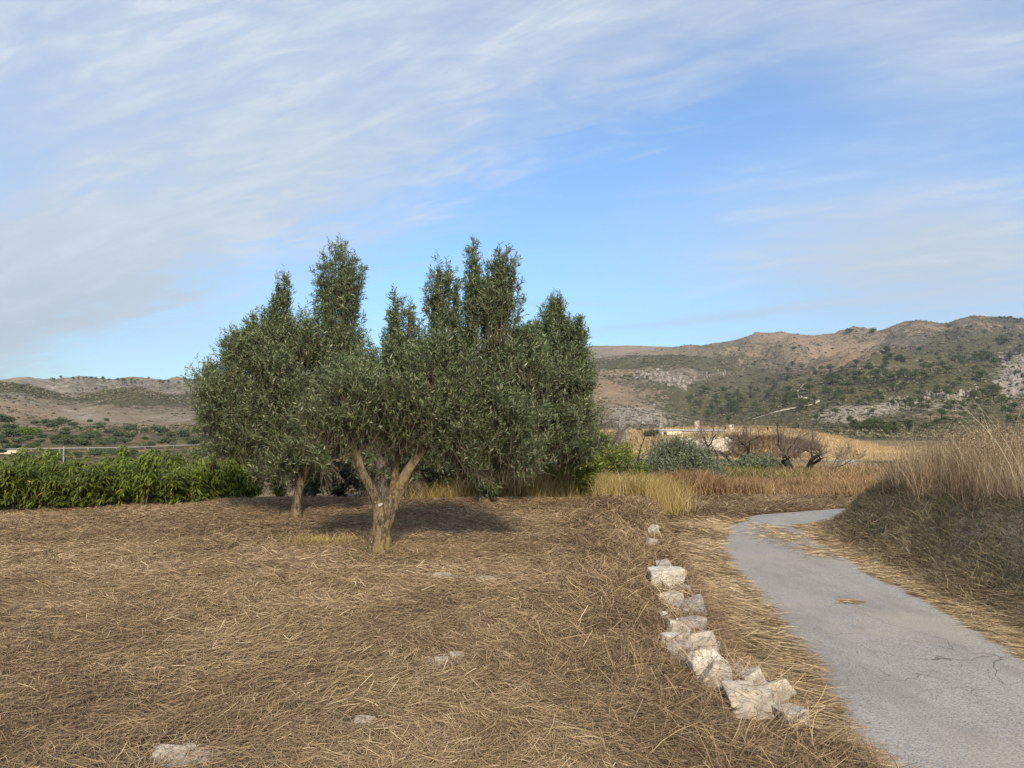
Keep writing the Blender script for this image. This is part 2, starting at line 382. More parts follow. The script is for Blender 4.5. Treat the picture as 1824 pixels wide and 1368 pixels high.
def flat_mat(name, c1, c2, scale=3, rough=.85, bstr=.3, bdist=.02, spec=.2, stretch=(1, 1, 1)):
    m, w = new_mat(name); oc = w.mapping(w.n('ShaderNodeTexCoord').outputs['Object'], stretch)
    n = w.noise(oc, scale, 6, .65); finish(w, w.mix(w.step(n, .35, .65), c1, c2), rough, n, bstr, bdist, spec); return m

def terrain_mat(name, s, soil, soil2, scrub, scrub2, rockc, warm, bdist):
    """attribute 'mask': R = vegetation, G = bare limestone, B = ochre dry grass, on the hills also painted warm sunlight"""
    m, w = new_mat(name)
    oc = w.n('ShaderNodeTexCoord').outputs['Object']
    sp = w.n('ShaderNodeSeparateColor'); w.t.links.new(attr(w, 'mask').outputs['Color'], sp.inputs[0]); veg, rock, wm = sp.outputs
    nb = w.noise(oc, .25 * s, 5, .6); nm = w.noise(oc, 1.0 * s, 7, .72); nf = w.noise(oc, 5.0 * s, 5, .72); nv = w.noise(w.mapping(oc, loc=(31, 7, 3)), 1.7 * s, 8, .74)
    band = w.noise(w.mapping(oc, (.4, .6, 3.2)), 1.2 * s, 7, .72)
    base = w.mix(w.step(nb, .35, .65), soil, soil2)
    base = w.mix(wm, base, w.mix(w.step(nm, .38, .62), warm, [c * .72 for c in warm]))
    base = w.mix(w.m('MULTIPLY', w.step(nf, .44, .64), .55), base, [c * .5 for c in soil])
    vf = w.m('ADD', w.m('ADD', w.m('MULTIPLY', nv, .6), w.m('MULTIPLY', nf, .4)), w.m('MULTIPLY', w.m('SUBTRACT', veg, .5), .42))
    base = w.mix(w.step(vf, .475, .545), base, w.mix(w.step(nf, .4, .6), scrub, scrub2))
    rf = w.m('ADD', w.m('ADD', w.m('MULTIPLY', band, .45), w.m('MULTIPLY', nf, .55)), w.m('MULTIPLY', w.m('SUBTRACT', rock, .5), .34))
    base = w.mix(w.step(rf, .50, .57), base, w.mix(w.step(nm, .4, .62), rockc, [c * .62 for c in rockc]))
    h = w.m('ADD', w.m('ADD', w.m('MULTIPLY', nm, 1.0), w.m('MULTIPLY', nf, .35)), w.m('MULTIPLY', w.step(vf, .47, .55), .25))
    finish(w, base, .95, h, .8, bdist, .08); return m
M_hill = terrain_mat('hillside', .08, (.262, .218, .152), (.20, .175, .125), (.130, .122, .066), (.066, .070, .036), (.38, .345, .29), (.37, .26, .17), 6.0)
M_mid = terrain_mat('meadow', .5, (.24, .175, .095), (.17, .125, .075), (.075, .08, .035), (.045, .05, .025), (.62, .57, .48), (.46, .335, .17), .3)
M_field = terrain_mat('stubble_soil', 5, (.24, .175, .115), (.17, .122, .08), (.10, .072, .046), (.065, .046, .03), (.58, .53, .46), (.33, .235, .125), .02)
M_bank = terrain_mat('bank_soil', 4, (.27, .225, .165), (.19, .16, .12), (.15, .125, .085), (.09, .077, .055), (.62, .55, .45), (.26, .2, .125), .03)

def road_mat():
    m, w = new_mat('asphalt'); oc = w.n('ShaderNodeTexCoord').outputs['Object']
    n1 = w.noise(oc, .8, 5, .6); n2 = w.noise(oc, 70, 3, .75); n3 = w.noise(oc, 9, 5, .65)
    c = w.mix(w.step(n1, .3, .7), (.20, .190, .178), (.25, .238, .223))
    c = w.mix(w.step(n2, .35, .75), c, (.40, .39, .375)); c = w.mix(w.m('MULTIPLY', w.step(n2, .48, .30), .75), c, (.085, .085, .09))
    c = w.mix(w.m('MULTIPLY', w.step(n3, .5, .75), .35), c, (.19, .18, .17))
    # cracks
    wob = w.n('ShaderNodeTexNoise', {'Scale': 1.6, 'Detail': 5}); w.t.links.new(oc, wob.inputs['Vector'])
    va = w.n('ShaderNodeVectorMath', operation='MULTIPLY_ADD'); w.t.links.new(wob.outputs['Color'], va.inputs[0]); va.inputs[1].default_value = (.9, .9, 0); w.t.links.new(oc, va.inputs[2])
    def crack(sc, mask_lo, mask_hi, wd, ms, loc):
        v = w.n('ShaderNodeTexVoronoi', {'Scale': sc}, feature='DISTANCE_TO_EDGE'); w.t.links.new(w.mapping(va.outputs[0], (1, 1, 1), (0, 0, .3), loc), v.inputs['Vector'])
        return w.m('MULTIPLY', w.m('SUBTRACT', 1.0, w.step(v.outputs['Distance'], wd * .3, wd)), w.step(w.noise(w.mapping(oc, (1, 1, 1), (0, 0, 0), loc), ms, 3), mask_lo, mask_hi))
    ck = w.m('MAXIMUM', w.m('MULTIPLY', crack(.75, .50, .60, .0042, .55, (2, 1, 0)), .85), w.m('MULTIPLY', crack(3.4, .50, .62, .010, .7, (7, 3, 0)), .6))
    c = w.mix(w.m('MULTIPLY', ck, .8), c, (.07, .065, .06))
    # oil and rust spots
    v = w.n('ShaderNodeTexVoronoi', {'Scale': .9}); w.t.links.new(va.outputs[0], v.inputs['Vector'])
    c = w.mix(w.m('MULTIPLY', w.m('SUBTRACT', 1.0, w.step(v.outputs['Distance'], .03, .07)), .7), c, (.09, .055, .04))
    st = w.noise(w.mapping(oc, (1, 1, 1), (0, 0, 0), (4, 9, 0)), .45, 5, .65)
    c = w.mix(w.m('MULTIPLY', w.step(st, .47, .66), .45), c, (.34, .30, .235)); st2 = w.noise(w.mapping(oc, (1, .35, 1), loc=(9, 4, 0)), 1.1, 6, .7); c = w.mix(w.m('MULTIPLY', w.step(st2, .48, .62), .35), c, (.15, .145, .14))
    h = w.m('SUBTRACT', w.m('MULTIPLY', n2, .6), ck); finish(w, c, .88, h, .7, .006, .25); return m
M_road = road_mat()

def stone_mat(name='limestone', pale=(.46, .41, .33), grey=(.24, .225, .20), ochre=(.33, .225, .12), dark=(.10, .09, .08), s=1.0, bd=.012):
    m, w = new_mat(name); oc = w.n('ShaderNodeTexCoord').outputs['Object']
    n1 = w.noise(oc, 4 * s, 6, .65); n2 = w.noise(w.mapping(oc, loc=(3, 1, 7)), 7 * s, 5, .6); n3 = w.noise(oc, 38 * s, 4, .7)
    c = w.mix(w.m('MULTIPLY', w.step(n1, .42, .64), .75), pale, grey); c = w.mix(w.m('MULTIPLY', w.step(n2, .55, .68), .75), c, ochre)
    c = w.mix(w.m('MULTIPLY', w.step(n3, .56, .72), .8), c, dark)
    wv = w.noise(w.mapping(oc, (1, 1.3, 2.4), (.5, .3, 0)), 5 * s, 3, .6, 1.2); ck = w.m('MULTIPLY', w.m('SUBTRACT', 1.0, w.step(w.m('ABSOLUTE', w.m('SUBTRACT', wv, .5)), .0, .012)), w.step(n2, .46, .56))
    c = w.mix(w.m('MULTIPLY', ck, .12), c, (.10, .085, .07))
    h = w.m('SUBTRACT', w.m('ADD', n1, w.m('MULTIPLY', n3, .35)), w.m('MULTIPLY', ck, .4)); finish(w, c, .92, h, 1.0, bd * 2, .15); return m
M_stone = stone_mat()
M_stone_w = stone_mat('white_limestone', (.58, .54, .46), (.33, .31, .275), (.40, .28, .15))
M_stone_g = stone_mat('grey_limestone', (.36, .325, .285), (.17, .16, .148), (.27, .20, .14))
M_cliff = stone_mat('cliff_limestone', (.29, .268, .24), (.15, .14, .125), (.30, .22, .15), (.05, .055, .04), .03, .5)
M_chalk = stone_mat('quarried_limestone', (.62, .56, .47), (.44, .39, .33), (.5, .38, .26), (.22, .18, .13), .25, .1)

def bark_mat(name, c1, c2, lich, amt=.5):
    m, w = new_mat(name); oc = w.n('ShaderNodeTexCoord').outputs['Object']
    n1 = w.noise(w.mapping(oc, (1, 1, .28)), 26, 6, .7, .6); n2 = w.noise(oc, 3.2, 5, .65); n3 = w.noise(oc, 34, 3, .6)
    c = w.mix(w.step(n1, .38, .62), c1, c2); c = w.mix(w.m('MULTIPLY', w.step(n2, .50, .66), amt), c, lich)
    c = w.mix(w.m('MULTIPLY', w.step(n3, .60, .70), .6), c, (.34, .32, .26))
    finish(w, c, .95, n1, 1.0, .02, .1); return m
M_bark = bark_mat('olive_bark', (.045, .034, .022), (.18, .138, .085), (.22, .16, .06), .75)
M_bark_old = bark_mat('old_olive_bark', (.035, .028, .024), (.15, .125, .11), (.17, .15, .12), .4)
M_bark_dead = bark_mat('dead_bark', (.022, .016, .013), (.06, .045, .036), (.08, .065, .05), .3)
M_twig = flat_mat('twig_wood', (.075, .058, .04), (.14, .115, .08), 20)
M_twig_grey = flat_mat('grey_twig_wood', (.12, .095, .078), (.20, .17, .145), 20)
M_olive = ramp_mat('olive_leaf', [(0, (.018, .034, .011)), (.35, (.054, .088, .029)), (.65, (.105, .148, .052)), (.86, (.20, .24, .105)), (.975, (.34, .36, .19)), (1, (.62, .40, .09))], .45, .2, .45, (.16, .20, .10))
M_olive_b = ramp_mat('olive_leaf_silver', [(0, (0.053, 0.075, 0.031)), (.45, (0.098, 0.128, 0.055)), (.8, (0.165, 0.196, 0.098)), (1, (0.285, 0.304, 0.169))], .5, .15, .35, (.18, .20, .145))
M_olive_d = ramp_mat('olive_leaf_dark', [(0, (0.031, 0.054, 0.020)), (.5, (0.061, 0.099, 0.034)), (.9, (0.119, 0.160, 0.056)), (1, (0.272, 0.272, 0.098))], .5, .18, .35, (.16, .18, .11))
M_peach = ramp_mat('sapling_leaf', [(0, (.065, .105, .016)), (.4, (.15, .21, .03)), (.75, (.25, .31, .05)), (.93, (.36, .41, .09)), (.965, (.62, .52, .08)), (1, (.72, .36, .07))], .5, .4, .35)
M_weed = ramp_mat('weed_leaf', [(0, (.05, .075, .015)), (.5, (.11, .145, .03)), (1, (.22, .24, .06))], .6, .3, .2)
M_straw = ramp_mat('mown_straw', [(0, (.10, .066, .040)), (.3, (.215, .147, .086)), (.62, (.35, .250, .147)), (.86, (.49, .365, .222)), (1, (.68, .55, .37))], .75, .15, .2)
M_straw_gold = ramp_mat('golden_grass', [(0, (.15, .11, .045)), (.35, (.36, .27, .10)), (.75, (.58, .46, .19)), (1, (.74, .63, .36))], .75, .35, .2)
M_straw_brown = ramp_mat('brown_grass', [(0, (0.078, 0.049, 0.028)), (.35, (0.195, 0.119, 0.063)), (.75, (0.351, 0.231, 0.119)), (1, (0.572, 0.462, 0.266))], .8, .25, .15)
M_straw_rust = ramp_mat('tall_dry_stalks', [(0, (.075, .052, .034)), (.35, (.20, .145, .09)), (.7, (.36, .27, .17)), (1, (.60, .50, .36))], .8, .25, .15)
M_tuft = ramp_mat('grey_green_grass', [(0, (.085, .068, .042)), (.4, (.21, .175, .108)), (.75, (.36, .30, .19)), (1, (.55, .46, .31))], .8, .25, .15)
M_knoll = ramp_mat('knoll_hay', [(0, (.16, .11, .055)), (.35, (.36, .26, .135)), (.75, (.54, .41, .225)), (1, (.66, .55, .35))], .75, .25, .15)
M_verge = ramp_mat('verge_hay', [(0, (.10, .062, .038)), (.3, (.25, .175, .105)), (.7, (.45, .345, .205)), (1, (.66, .55, .37))], .75, .2, .2)
M_pine = ramp_mat('pine_needles', [(0, (.035, .052, .022)), (.5, (.078, .105, .042)), (1, (.15, .18, .07))], .8, .15, .1)
M_scrub = ramp_mat('scrub_leaves', [(0, (.045, .048, .025)), (.5, (.092, .090, .050)), (.85, (.15, .135, .085)), (1, (.21, .175, .11))], .9, None, .1)
M_shrub = ramp_mat('shrub_leaves', [(0, (0.035, 0.053, 0.027)), (.5, (0.080, 0.106, 0.054)), (1, (0.160, 0.192, 0.105))], .7, .15, .2)
M_shrub_b = ramp_mat('bright_shrub_leaves', [(0, (0.045, 0.075, 0.016)), (.5, (0.112, 0.173, 0.029)), (1, (0.210, 0.285, 0.052))], .7, .25, .2)
M_conc = flat_mat('weathered_concrete', (.42, .40, .36), (.55, .52, .47), 2, bdist=.01)
M_cream = flat_mat('cream_render', (.58, .50, .38), (.66, .58, .46), 2, bdist=.01)
M_grayroof = flat_mat('pale_grey_slab', (.42, .44, .46), (.50, .52, .54), .8, bdist=.01)
M_dark = flat_mat('dark_opening', (.04, .04, .04), (.06, .055, .05), 3)
M_steel = flat_mat('galvanised_steel', (.27, .26, .25), (.36, .35, .34), 5, .6, spec=.4)
M_cable = flat_mat('black_cable', (.015, .015, .015), (.025, .025, .025), 5)
M_farroad = flat_mat('far_asphalt', (.26, .26, .25), (.33, .32, .30), .3)
M_track = flat_mat('track_gravel', (.42, .38, .31), (.50, .45, .37), .1)

# ---------------------------------------------------------------- ground sheets
def wpaint(px, py, lst):
    o = 0
    for x, y, rx, ry, v in lst: o = o + v * np.exp(-((px - x) / rx) ** 2 - ((py - y) / ry) ** 2)
    return o
VEG = [(1600, 782, 170, 18, .6), (1500, 700, 200, 45, .55), (1720, 670, 150, 60, .35), (1800, 615, 140, 30, .3), (1290, 715, 80, 35, .6), (1180, 645, 100, 9, .5), (1620, 760, 250, 22, .45), (1230, 620, 60, 6, .3),
       (230, 702, 90, 14, .35), (60, 690, 90, 9, .35), (190, 690, 60, 8, .2), (340, 712, 40, 12, .3), (0, 765, 200, 14, .25), (1650, 640, 130, 16, .25),
       (1120, 617, 90, 10, -.3), (1390, 600, 60, 10, -.3), (1500, 632, 55, 20, -.35), (1640, 580, 80, 10, -.2), (1735, 572, 60, 10, -.15), (1090, 695, 50, 30, -.3), (120, 738, 110, 20, -.3), (30, 735, 50, 20, -.4), (1640, 700, 60, 14, -.25), (1420, 660, 80, 12, -.1), (1660, 742, 60, 12, -.5), (300, 745, 80, 16, -.2), (60, 700, 70, 9, .4), (240, 708, 80, 18, .35)]
ROCK = [(1195, 672, 70, 18, .35), (1165, 747, 60, 18, .45), (1610, 718, 110, 18, .35), (1500, 738, 60, 14, .4), (1812, 678, 32, 40, .7), (1380, 650, 60, 6, .2), (1560, 655, 90, 6, .2), (1100, 740, 40, 20, .4),
        (150, 740, 60, 22, .25), (60, 715, 80, 12, .15), (320, 745, 50, 14, .3), (260, 700, 30, 8, .3), (200, 682, 300, 8, .25), (1600, 610, 100, 10, .12), (330, 690, 60, 12, .3), (20, 705, 60, 8, .2)]
WARM = [(1120, 617, 110, 9, .8), (1390, 602, 80, 12, .55), (1500, 632, 60, 24, .75), (1640, 580, 90, 12, .5), (1735, 573, 70, 12, .45), (1080, 700, 60, 34, .6), (1330, 635, 80, 16, .3), (1240, 690, 70, 16, .35), (1640, 705, 60, 14, .4), (1660, 742, 70, 12, .6),  # ochre grass; left-facing right-hand slopes also get their orange sunlight painted in
        (20, 740, 60, 16, .8), (130, 735, 120, 22, .3), (180, 775, 220, 18, .4), (1440, 650, 90, 10, .35), (300, 765, 80, 12, .4), (1120, 660, 60, 12, .5)]
def masks(X, Y, Z, y_far):
    px, py = project(X, Y, Z); P = np.stack([X, Y], -1)
    n = fbm(P * .004, 4, 80) * .25
    wx = px + 14 * fbm(P * .012, 3, 83); wy = py + 6 * fbm(P * .012, 3, 84)
    vw = wpaint(wx, wy, VEG); veg = .47 + .06 * (px < 900) + np.where(vw < 0, vw * .55, vw * .8) + n * 1.5 + .12 * fbm(P * .03, 3, 88); rock = .30 + wpaint(wx, wy, ROCK) - n * .4; warm = .12 + wpaint(wx, wy, WARM)
    fr = ((Y > 760) & (px < 900)).astype(float); veg = veg * (1 - fr) + fr * (.43 + n); rock = rock * (1 - fr) + fr * .52; warm = warm * (1 - fr) + fr * .05
    dm = ((Y > 420) & (Y < 760) & (px < 900)) * np.exp(-((py - 700) / 16) ** 2); veg = veg + .22 * dm; rock = rock - .1 * dm
    return np.clip(np.stack([veg, rock, warm], -1), 0, 1)

def build_ground():
    th = np.concatenate([np.arange(-180, -44, 2.0), np.arange(-44, 44, .125), np.arange(44, 180, 2.0)])
    th = np.radians(th); nt = len(th)
    r = np.concatenate([[.05, .3], np.geomspace(.7, 60, 430), np.geomspace(60.7, 3400, 400)]); nr = len(r)
    TH, RD = np.meshgrid(th, r); X = np.sin(TH) * RD; Y = np.cos(TH) * RD
    Z, dR, dL, dW, wl, cut = terrain(X, Y, True)
    i = np.arange(nr - 1)[:, None] * nt; j = np.arange(nt)[None]; j2 = (j + 1) % nt
    Fc = np.stack([i + j, i + j2, i + nt + j2, i + nt + j], -1).reshape(-1, 4)[:, ::-1]
    V = np.stack([X, Y, Z], -1).reshape(-1, 3)
    P = np.stack([X, Y], -1); mk_far = masks(X, Y, Z, True)
    px, py = project(X, Y, Z)
    # near masks
    n1 = fbm(P * .5, 4, 90); n2 = fbm(P * .15, 3, 95); nn = fbm(P * 3, 3, 97)
    veg = .45 + .5 * n1; rock = np.zeros_like(X); warm = .35 + .8 * n2
    for a_, b_, s_, v_ in FIELD_ROCK:
        c = on_z(a_, b_, 0); rock = rock + v_ * np.exp(-(((X - c[0]) / s_) ** 2 + ((Y - c[1]) / (s_ * .9)) ** 2) * (1 + .8 * nn))
    near = np.stack([veg, rock * .9, warm], -1)
    bank = np.stack([.5 + .4 * n1, .18 + .75 * np.exp(-((dR - 1.35) / .5) ** 2) * sstep(n1 + .35 * nn, -.1, .3) * sstep(12 - Y, 0, 5) + .3 * np.exp(-((dR - 1.0) / .3) ** 2) * (n2 > 0), .4 * np.exp(-(dR / .4) ** 2) + .1], -1)
    mid = np.stack([.5 + .45 * n2 - .25 * cut, .1 + .5 * wpaint(px, py, [(1505, 825, 40, 14, 1.2), (1430, 800, 70, 8, 1.0), (1140, 815, 40, 5, 1), (1260, 795, 60, 12, 1.6)]), .3 + .65 * cut * (px > 1180) + wpaint(px, py, [(1110, 775, 60, 9, .6), (1160, 800, 60, 10, .5)])], -1)
    lf = (px < 900) | (Y > 134); mid[..., 2] = np.where(lf, .15, mid[..., 2]); mid[..., 0] = np.where(lf, mid[..., 0] * .6 + .25, mid[..., 0])
    mid[..., 0] = np.where((px > 1300) & (cut > .6), mid[..., 0] - .3, mid[..., 0])
    mid[..., 0] += wpaint(px, py, [(1270, 778, 90, 5, .35)])
    mid[..., 2] = np.clip(mid[..., 2] - wpaint(px, py, [(1270, 779, 90, 5, .45)]), 0, 1)
    RDm = RD[..., None]; nearw = 1 - sstep(RDm, 20, 40)
    M = np.where(RDm < 40, near * nearw + mid * (1 - nearw), mid); M = np.where((dR > 0)[..., None] & (RDm < 50), bank, M)
    fw = sstep(RDm, 170, 230); M = M * (1 - fw) + mk_far * fw
    M = np.clip(M, 0, 1).reshape(-1, 3)
    cx, cy_, cr_, cdR, cdW = [A.ravel()[Fc].mean(1) for A in (X, Y, RD, dR, dW)]
    u = cx / np.maximum(cy_, 1)
    cls = np.full(len(Fc), 2)
    cls[(cr_ < 200)] = 1
    cls[(cr_ < 45)] = 0
    cls[(cr_ < 45) & (cdR > 0)] = 3
    cls[(cr_ < 200) & (cy_ > 76) & (u > .09) & (u < .62)] = 4
    for c, nm, mt in ((0, 'field', M_field), (3, 'earth_bank', M_bank), (1, 'ground', M_mid), (4, 'grassy_knoll', M_mid), (2, 'hills', M_hill)):
        f = Fc[cls == c]; ids, inv = np.unique(f, return_inverse=True)
        o = mk(nm, V[ids], inv.reshape(-1, 4), mt, None, True, mask=M[ids]); o['kind'] = 'structure'
FIELD_ROCK = [(790, 1027, .22, .9), (872, 1031, .2, .8), (790, 1180, .25, .6), (1070, 1225, .18, .7), (650, 1283, .12, .8), (315, 1345, .28, .8), (700, 890, .8, .35), (540, 1270, .2, .5), (640, 897, .6, .4), (30, 1290, .3, .4), (280, 933, .5, .5)]
build_ground()

def ribbon(name, L, Rr, z, mat, nx=14, label=None, ragged=.05, length=120, seed=3):
    def rs(A, n):
        A = np.array(A, float); s = np.r_[0, np.cumsum(np.hypot(*np.diff(A, axis=0).T))]; t = np.linspace(0, s[-1], n)
        return np.stack([np.interp(t, s, A[:, k]) for k in range(A.shape[1])], 1)
    n = length; A, B = rs(L, n), rs(Rr, n)
    for q, sd in ((A, 1), (B, 2)):
        for _ in range(3): q[1:-1] = .25 * q[:-2] + .5 * q[1:-1] + .25 * q[2:]
        q[:, 0] += ragged * fbm(q[:, :2] * 2.2, 4, sd + seed)
    t = np.linspace(0, 1, nx)[None, :, None]; G = A[:, None] * (1 - t) + B[:, None] * t
    Z = z(G[..., 0], G[..., 1]) if callable(z) else np.full(G.shape[:2], z) + .02 * (1 - (2 * t[..., 0] - 1) ** 2)
    V = np.concatenate([G[..., :2], Z[..., None]], -1).reshape(-1, 3)
    i = np.arange(n - 1)[:, None] * nx; j = np.arange(nx - 1)[None]
    o = mk(name, V, np.stack([i + j, i + j + 1, i + nx + j + 1, i + nx + j], -1).reshape(-1, 4), mat, None, True)
    o['kind'] = 'structure'; return o
ribbon('road', RL, RR, ROAD_Z + .006, M_road, length=900)

# ---------------------------------------------------------------- straw and grass (stuff)
def place(x, y): return np.stack([x, y, terrain(x, y)], -1)
def flow(x, y):      # combed direction of the mown straw
    P = np.stack([x, y], -1); return 2.2 * math.pi * fbm(P * .55, 2, 130) + .4
def lying(name, P, L, W, mat, lift=.03, spread=.8, tilt=.16, segs=3, base_dir=None, label=None, rb=None):
    n = len(P); ang = (flow(P[:, 0], P[:, 1]) if base_dir is None else base_dir) + spread * rng.normal(size=n)
    el = rng.normal(size=n) * tilt
    D = np.stack([np.cos(ang) * np.cos(el), np.sin(ang) * np.cos(el), np.sin(el)], -1)
    S = nrm(np.cross(D, np.stack([rng.normal(size=n) * .5, rng.normal(size=n) * .5, np.ones(n)], -1)))
    Q = P - D * (L[:, None] * .5); Q[:, 2] = P[:, 2] + rng.random(n) ** 1.6 * lift + .004 - np.minimum(D[:, 2], 0) * L
    bend = nrm(np.cross(D, [0, 0, 1.])) * (rng.normal(size=(n, 1)) * .25) + np.array([0, 0, -.06])
    rnd = np.clip(.5 + .22 * rng.normal(size=n) + (.26 * fbm(P[:, :2] * .35, 3, 140) - .02 + .22 * fbm(P[:, :2] * 1.6, 3, 141) if rb is None else rb), 0, 1)
    V, Fc, A = strips(Q, D, S, L, W, segs, bend, [.7, 1, .9, .3][:segs + 1] if segs == 3 else [.8, 1, .3], rnd)
    return tag(mk(name, V, Fc, mat, rnd=A), label, None, None, 'stuff')
def polar_pts(n, r0, r1, az0=-38, az1=38, pw=1.0):
    t = rng.random(n); r = (r0 ** (2 - pw) + t * (r1 ** (2 - pw) - r0 ** (2 - pw))) ** (1 / (2 - pw))
    a_ = np.radians(az0 + (az1 - az0) * rng.random(n)); return np.sin(a_) * r, np.cos(a_) * r
def off_stones(x, y, f=1.0):
    k = np.ones(len(x), bool)
    for (x0, y0, x1, y1, z) in STONE_BOX:
        c = on_z((x0 + x1) / 2, (y0 + y1) / 2, z); w_ = (x1 - x0) * c[1] / F * .5; k &= ((x - c[0]) / (w_ * 1.15 * f)) ** 2 + ((y - c[1] + w_ * .45) / (w_ * 1.7 * f)) ** 2 > 1
    return k
STONE_BOX = [(1156, 1016, 1216, 1046, .02), (1199, 1048, 1230, 1070, -.06), (1176, 1060, 1218, 1086, -.02), (1206, 1073, 1258, 1106, -.04), (1188, 1110, 1220, 1138, .03), (1212, 1106, 1260, 1138, -.05), (1178, 1132, 1212, 1154, .03), (1209, 1134, 1270, 1168, 0),
             (1192, 1152, 1234, 1184, -.02), (1226, 1163, 1288, 1216, .03), (1252, 1186, 1304, 1238, .01), (1300, 1188, 1326, 1226, -.03), (1319, 1196, 1366, 1230, 0), (1350, 1220, 1416, 1256, -.04), (1300, 1228, 1386, 1284, 0), (1152, 934, 1180, 958, -.02), (1404, 1306, 1424, 1328, -.12)]
x, y = polar_pts(980000, 2.2, 17.5, -42, 34, 1.2)
P = np.stack([x, y], -1); dW = sdist(x, y, WL)
bare = np.zeros(len(x))
for a_, b_, s_, v_ in FIELD_ROCK:
    c = on_z(a_, b_, 0); bare += v_ * np.exp(-((x - c[0]) / s_) ** 2 - ((y - c[1]) / (s_ * .9)) ** 2)
bare2 = np.clip(1.6 * fbm(P * .8, 4, 151) - .45, 0, .7); keep = off_stones(x, y) & (dW < .12) & (rng.random(len(x)) > np.maximum(bare, bare2) * .95) & (rng.random(len(x)) < .8 + .5 * fbm(P * 1.3, 3, 150))
x, y = x[keep], y[keep]; r = np.hypot(x, y); n = len(x)
lying('mown_straw', place(x, y), .04 + .13 * rng.random(n) ** 1.8, (.0011 + .00034 * r) * (.6 + .8 * rng.random(n)), M_straw, lift=.035, segs=2)
# upright stubble and small tufts over the field
def upright(name, x, y, h, w, mat, lean=.35, label=None, segs=3, rb=0, bendy=.4, prof_=None, dirbias=None, z0=0, kind='stuff'):
    n = len(x); P = place(x, y); P[:, 2] += z0 - .01
    D = nrm(np.stack([rng.normal(size=n) * lean, rng.normal(size=n) * lean, np.ones(n)], -1) + (0 if dirbias is None else np.array(dirbias)))
    bend = np.stack([rng.normal(size=n) * bendy, rng.normal(size=n) * bendy, -rng.random(n) * bendy * .5], -1)
    a_ = rng.random(n) * math.pi; S = np.stack([np.cos(a_), np.sin(a_) * .6, np.zeros(n)], -1)
    rnd = np.clip(.5 + .23 * rng.normal(size=n) + rb, 0, 1)
    if prof_ is None: prof_ = np.linspace(1, .25, segs + 1)
    V, Fc, A = strips(P, D, nrm(S), h, w, segs, bend, prof_, rnd)
    o = mk(name, V, Fc, mat, rnd=A)
    if kind: tag(o, label, None, None, kind)
    return o
x, y = polar_pts(42000, 2.2, 17, -42, 34, 1.3); keep = (sdist(x, y, WL) < .1) & (fbm(np.stack([x, y], -1) * .9, 3, 160) + .5 * rng.random(len(x)) > .1); x, y = x[keep], y[keep]; n = len(x); r = np.hypot(x, y)
upright('stubble', x, y, .02 + .07 * rng.random(n), .0014 + .0004 * r, M_straw, .5, rb=.12)
# thatch along the wall: denser and taller, browner
def along(L, n, y0, y1, off0, off1, pw=1.0):
    L = np.array(L, float); t = y0 + (y1 - y0) * rng.random(n) ** pw
    xx = np.interp(t, L[:, 1], L[:, 0]); o = off0 + (off1 - off0) * rng.random(n); return xx + o, t
x, y = along(WL, 62000, 2.0, 15.5, -1.6, .4, 1.5); dw_ = sdist(x, y, WL); k = off_stones(x, y) & (rng.random(len(x)) < sstep(dw_ + .35 * fbm(np.stack([x, y], -1) * 1.3, 3, 165), -1.5, -.3)); x, y = x[k], y[k]; n = len(x); r = np.hypot(x, y)
lying('tangled_dry_grass', place(x, y), .08 + .2 * rng.random(n), .0018 + .0005 * r, M_straw, lift=.06, spread=1.5, tilt=.3, rb=-.16 + .30 * fbm(np.stack([x, y], -1) * 1.2, 3, 161))
x, y = along(WL, 15000, 2.0, 15.5, -.7, .45, 1.5); k = off_stones(x, y, 1.1) & (fbm(np.stack([x, y], -1) * 2.2, 3, 163) > -.1); x, y = x[k], y[k]; n = len(x); r = np.hypot(x, y)
upright('wall_edge_grass', x, y, .05 + .16 * rng.random(n) ** 1.8, .0018 + .0005 * r, M_straw, .7, rb=.0, bendy=.5)
# verge between wall and road
x, y = along(RL, 90000, 2.5, 15.5, -1.25, .16, 1.4); keep = (sdist(x, y, WL) > .05) & (sdist(x, y, RL) < -.10 + .30 * rng.random(len(x)) ** 3 + .30 * np.abs(fbm(np.stack([x, y], -1) * 1.7, 3, 170))); x, y = x[keep], y[keep]; n = len(x); r = np.hypot(x, y)
dl = -sdist(x, y, RL)
lying('verge_straw', place(x, y), .1 + .22 * rng.random(n), .0016 + .0006 * r, M_verge, lift=.05, spread=.38, tilt=.12, base_dir=-.15 + .4 * fbm(np.stack([x, y], -1) * .8, 2, 171), rb=.12 - .36 * sstep(dl, .3, .85) + .25 * fbm(np.stack([x, y], -1) * .9, 3, 172) - .12 * (y < 8))
# hay between road and bank and strewn over the bend
x, y = along(RR, 75000, 3.5, 15.3, -.35, .8, 1.2); d = sdist(x, y, RR); keep = (d > -.02 - .32 * np.abs(fbm(np.stack([x, y], -1) * 1.1, 3, 175))) & (d < .62); x, y = x[keep], y[keep]; n = len(x); r = np.hypot(x, y)
lying('roadside_hay', place(x, y), .1 + .2 * rng.random(n), .0016 + .0005 * r, M_verge, lift=.03, spread=.5, tilt=.08, base_dir=2.4 + 0 * x, rb=.08 - .25 * sstep(sdist(x, y, RR), .2, .6) + .2 * fbm(np.stack([x, y], -1) * .9, 3, 176))
pts = []
for (a_, b_, sx, sy, m_) in ((1400, 958, .5, .7, 800), (1460, 985, .3, .5, 500), (1515, 1076, .10, .06, 160), (1370, 942, .25, .4, 250)):
    c = on_z(a_, b_, ROAD_Z); pts.append(np.stack([c[0] + sx * rng.normal(size=m_) * .6, c[1] + sy * rng.normal(size=m_) * .6], -1))
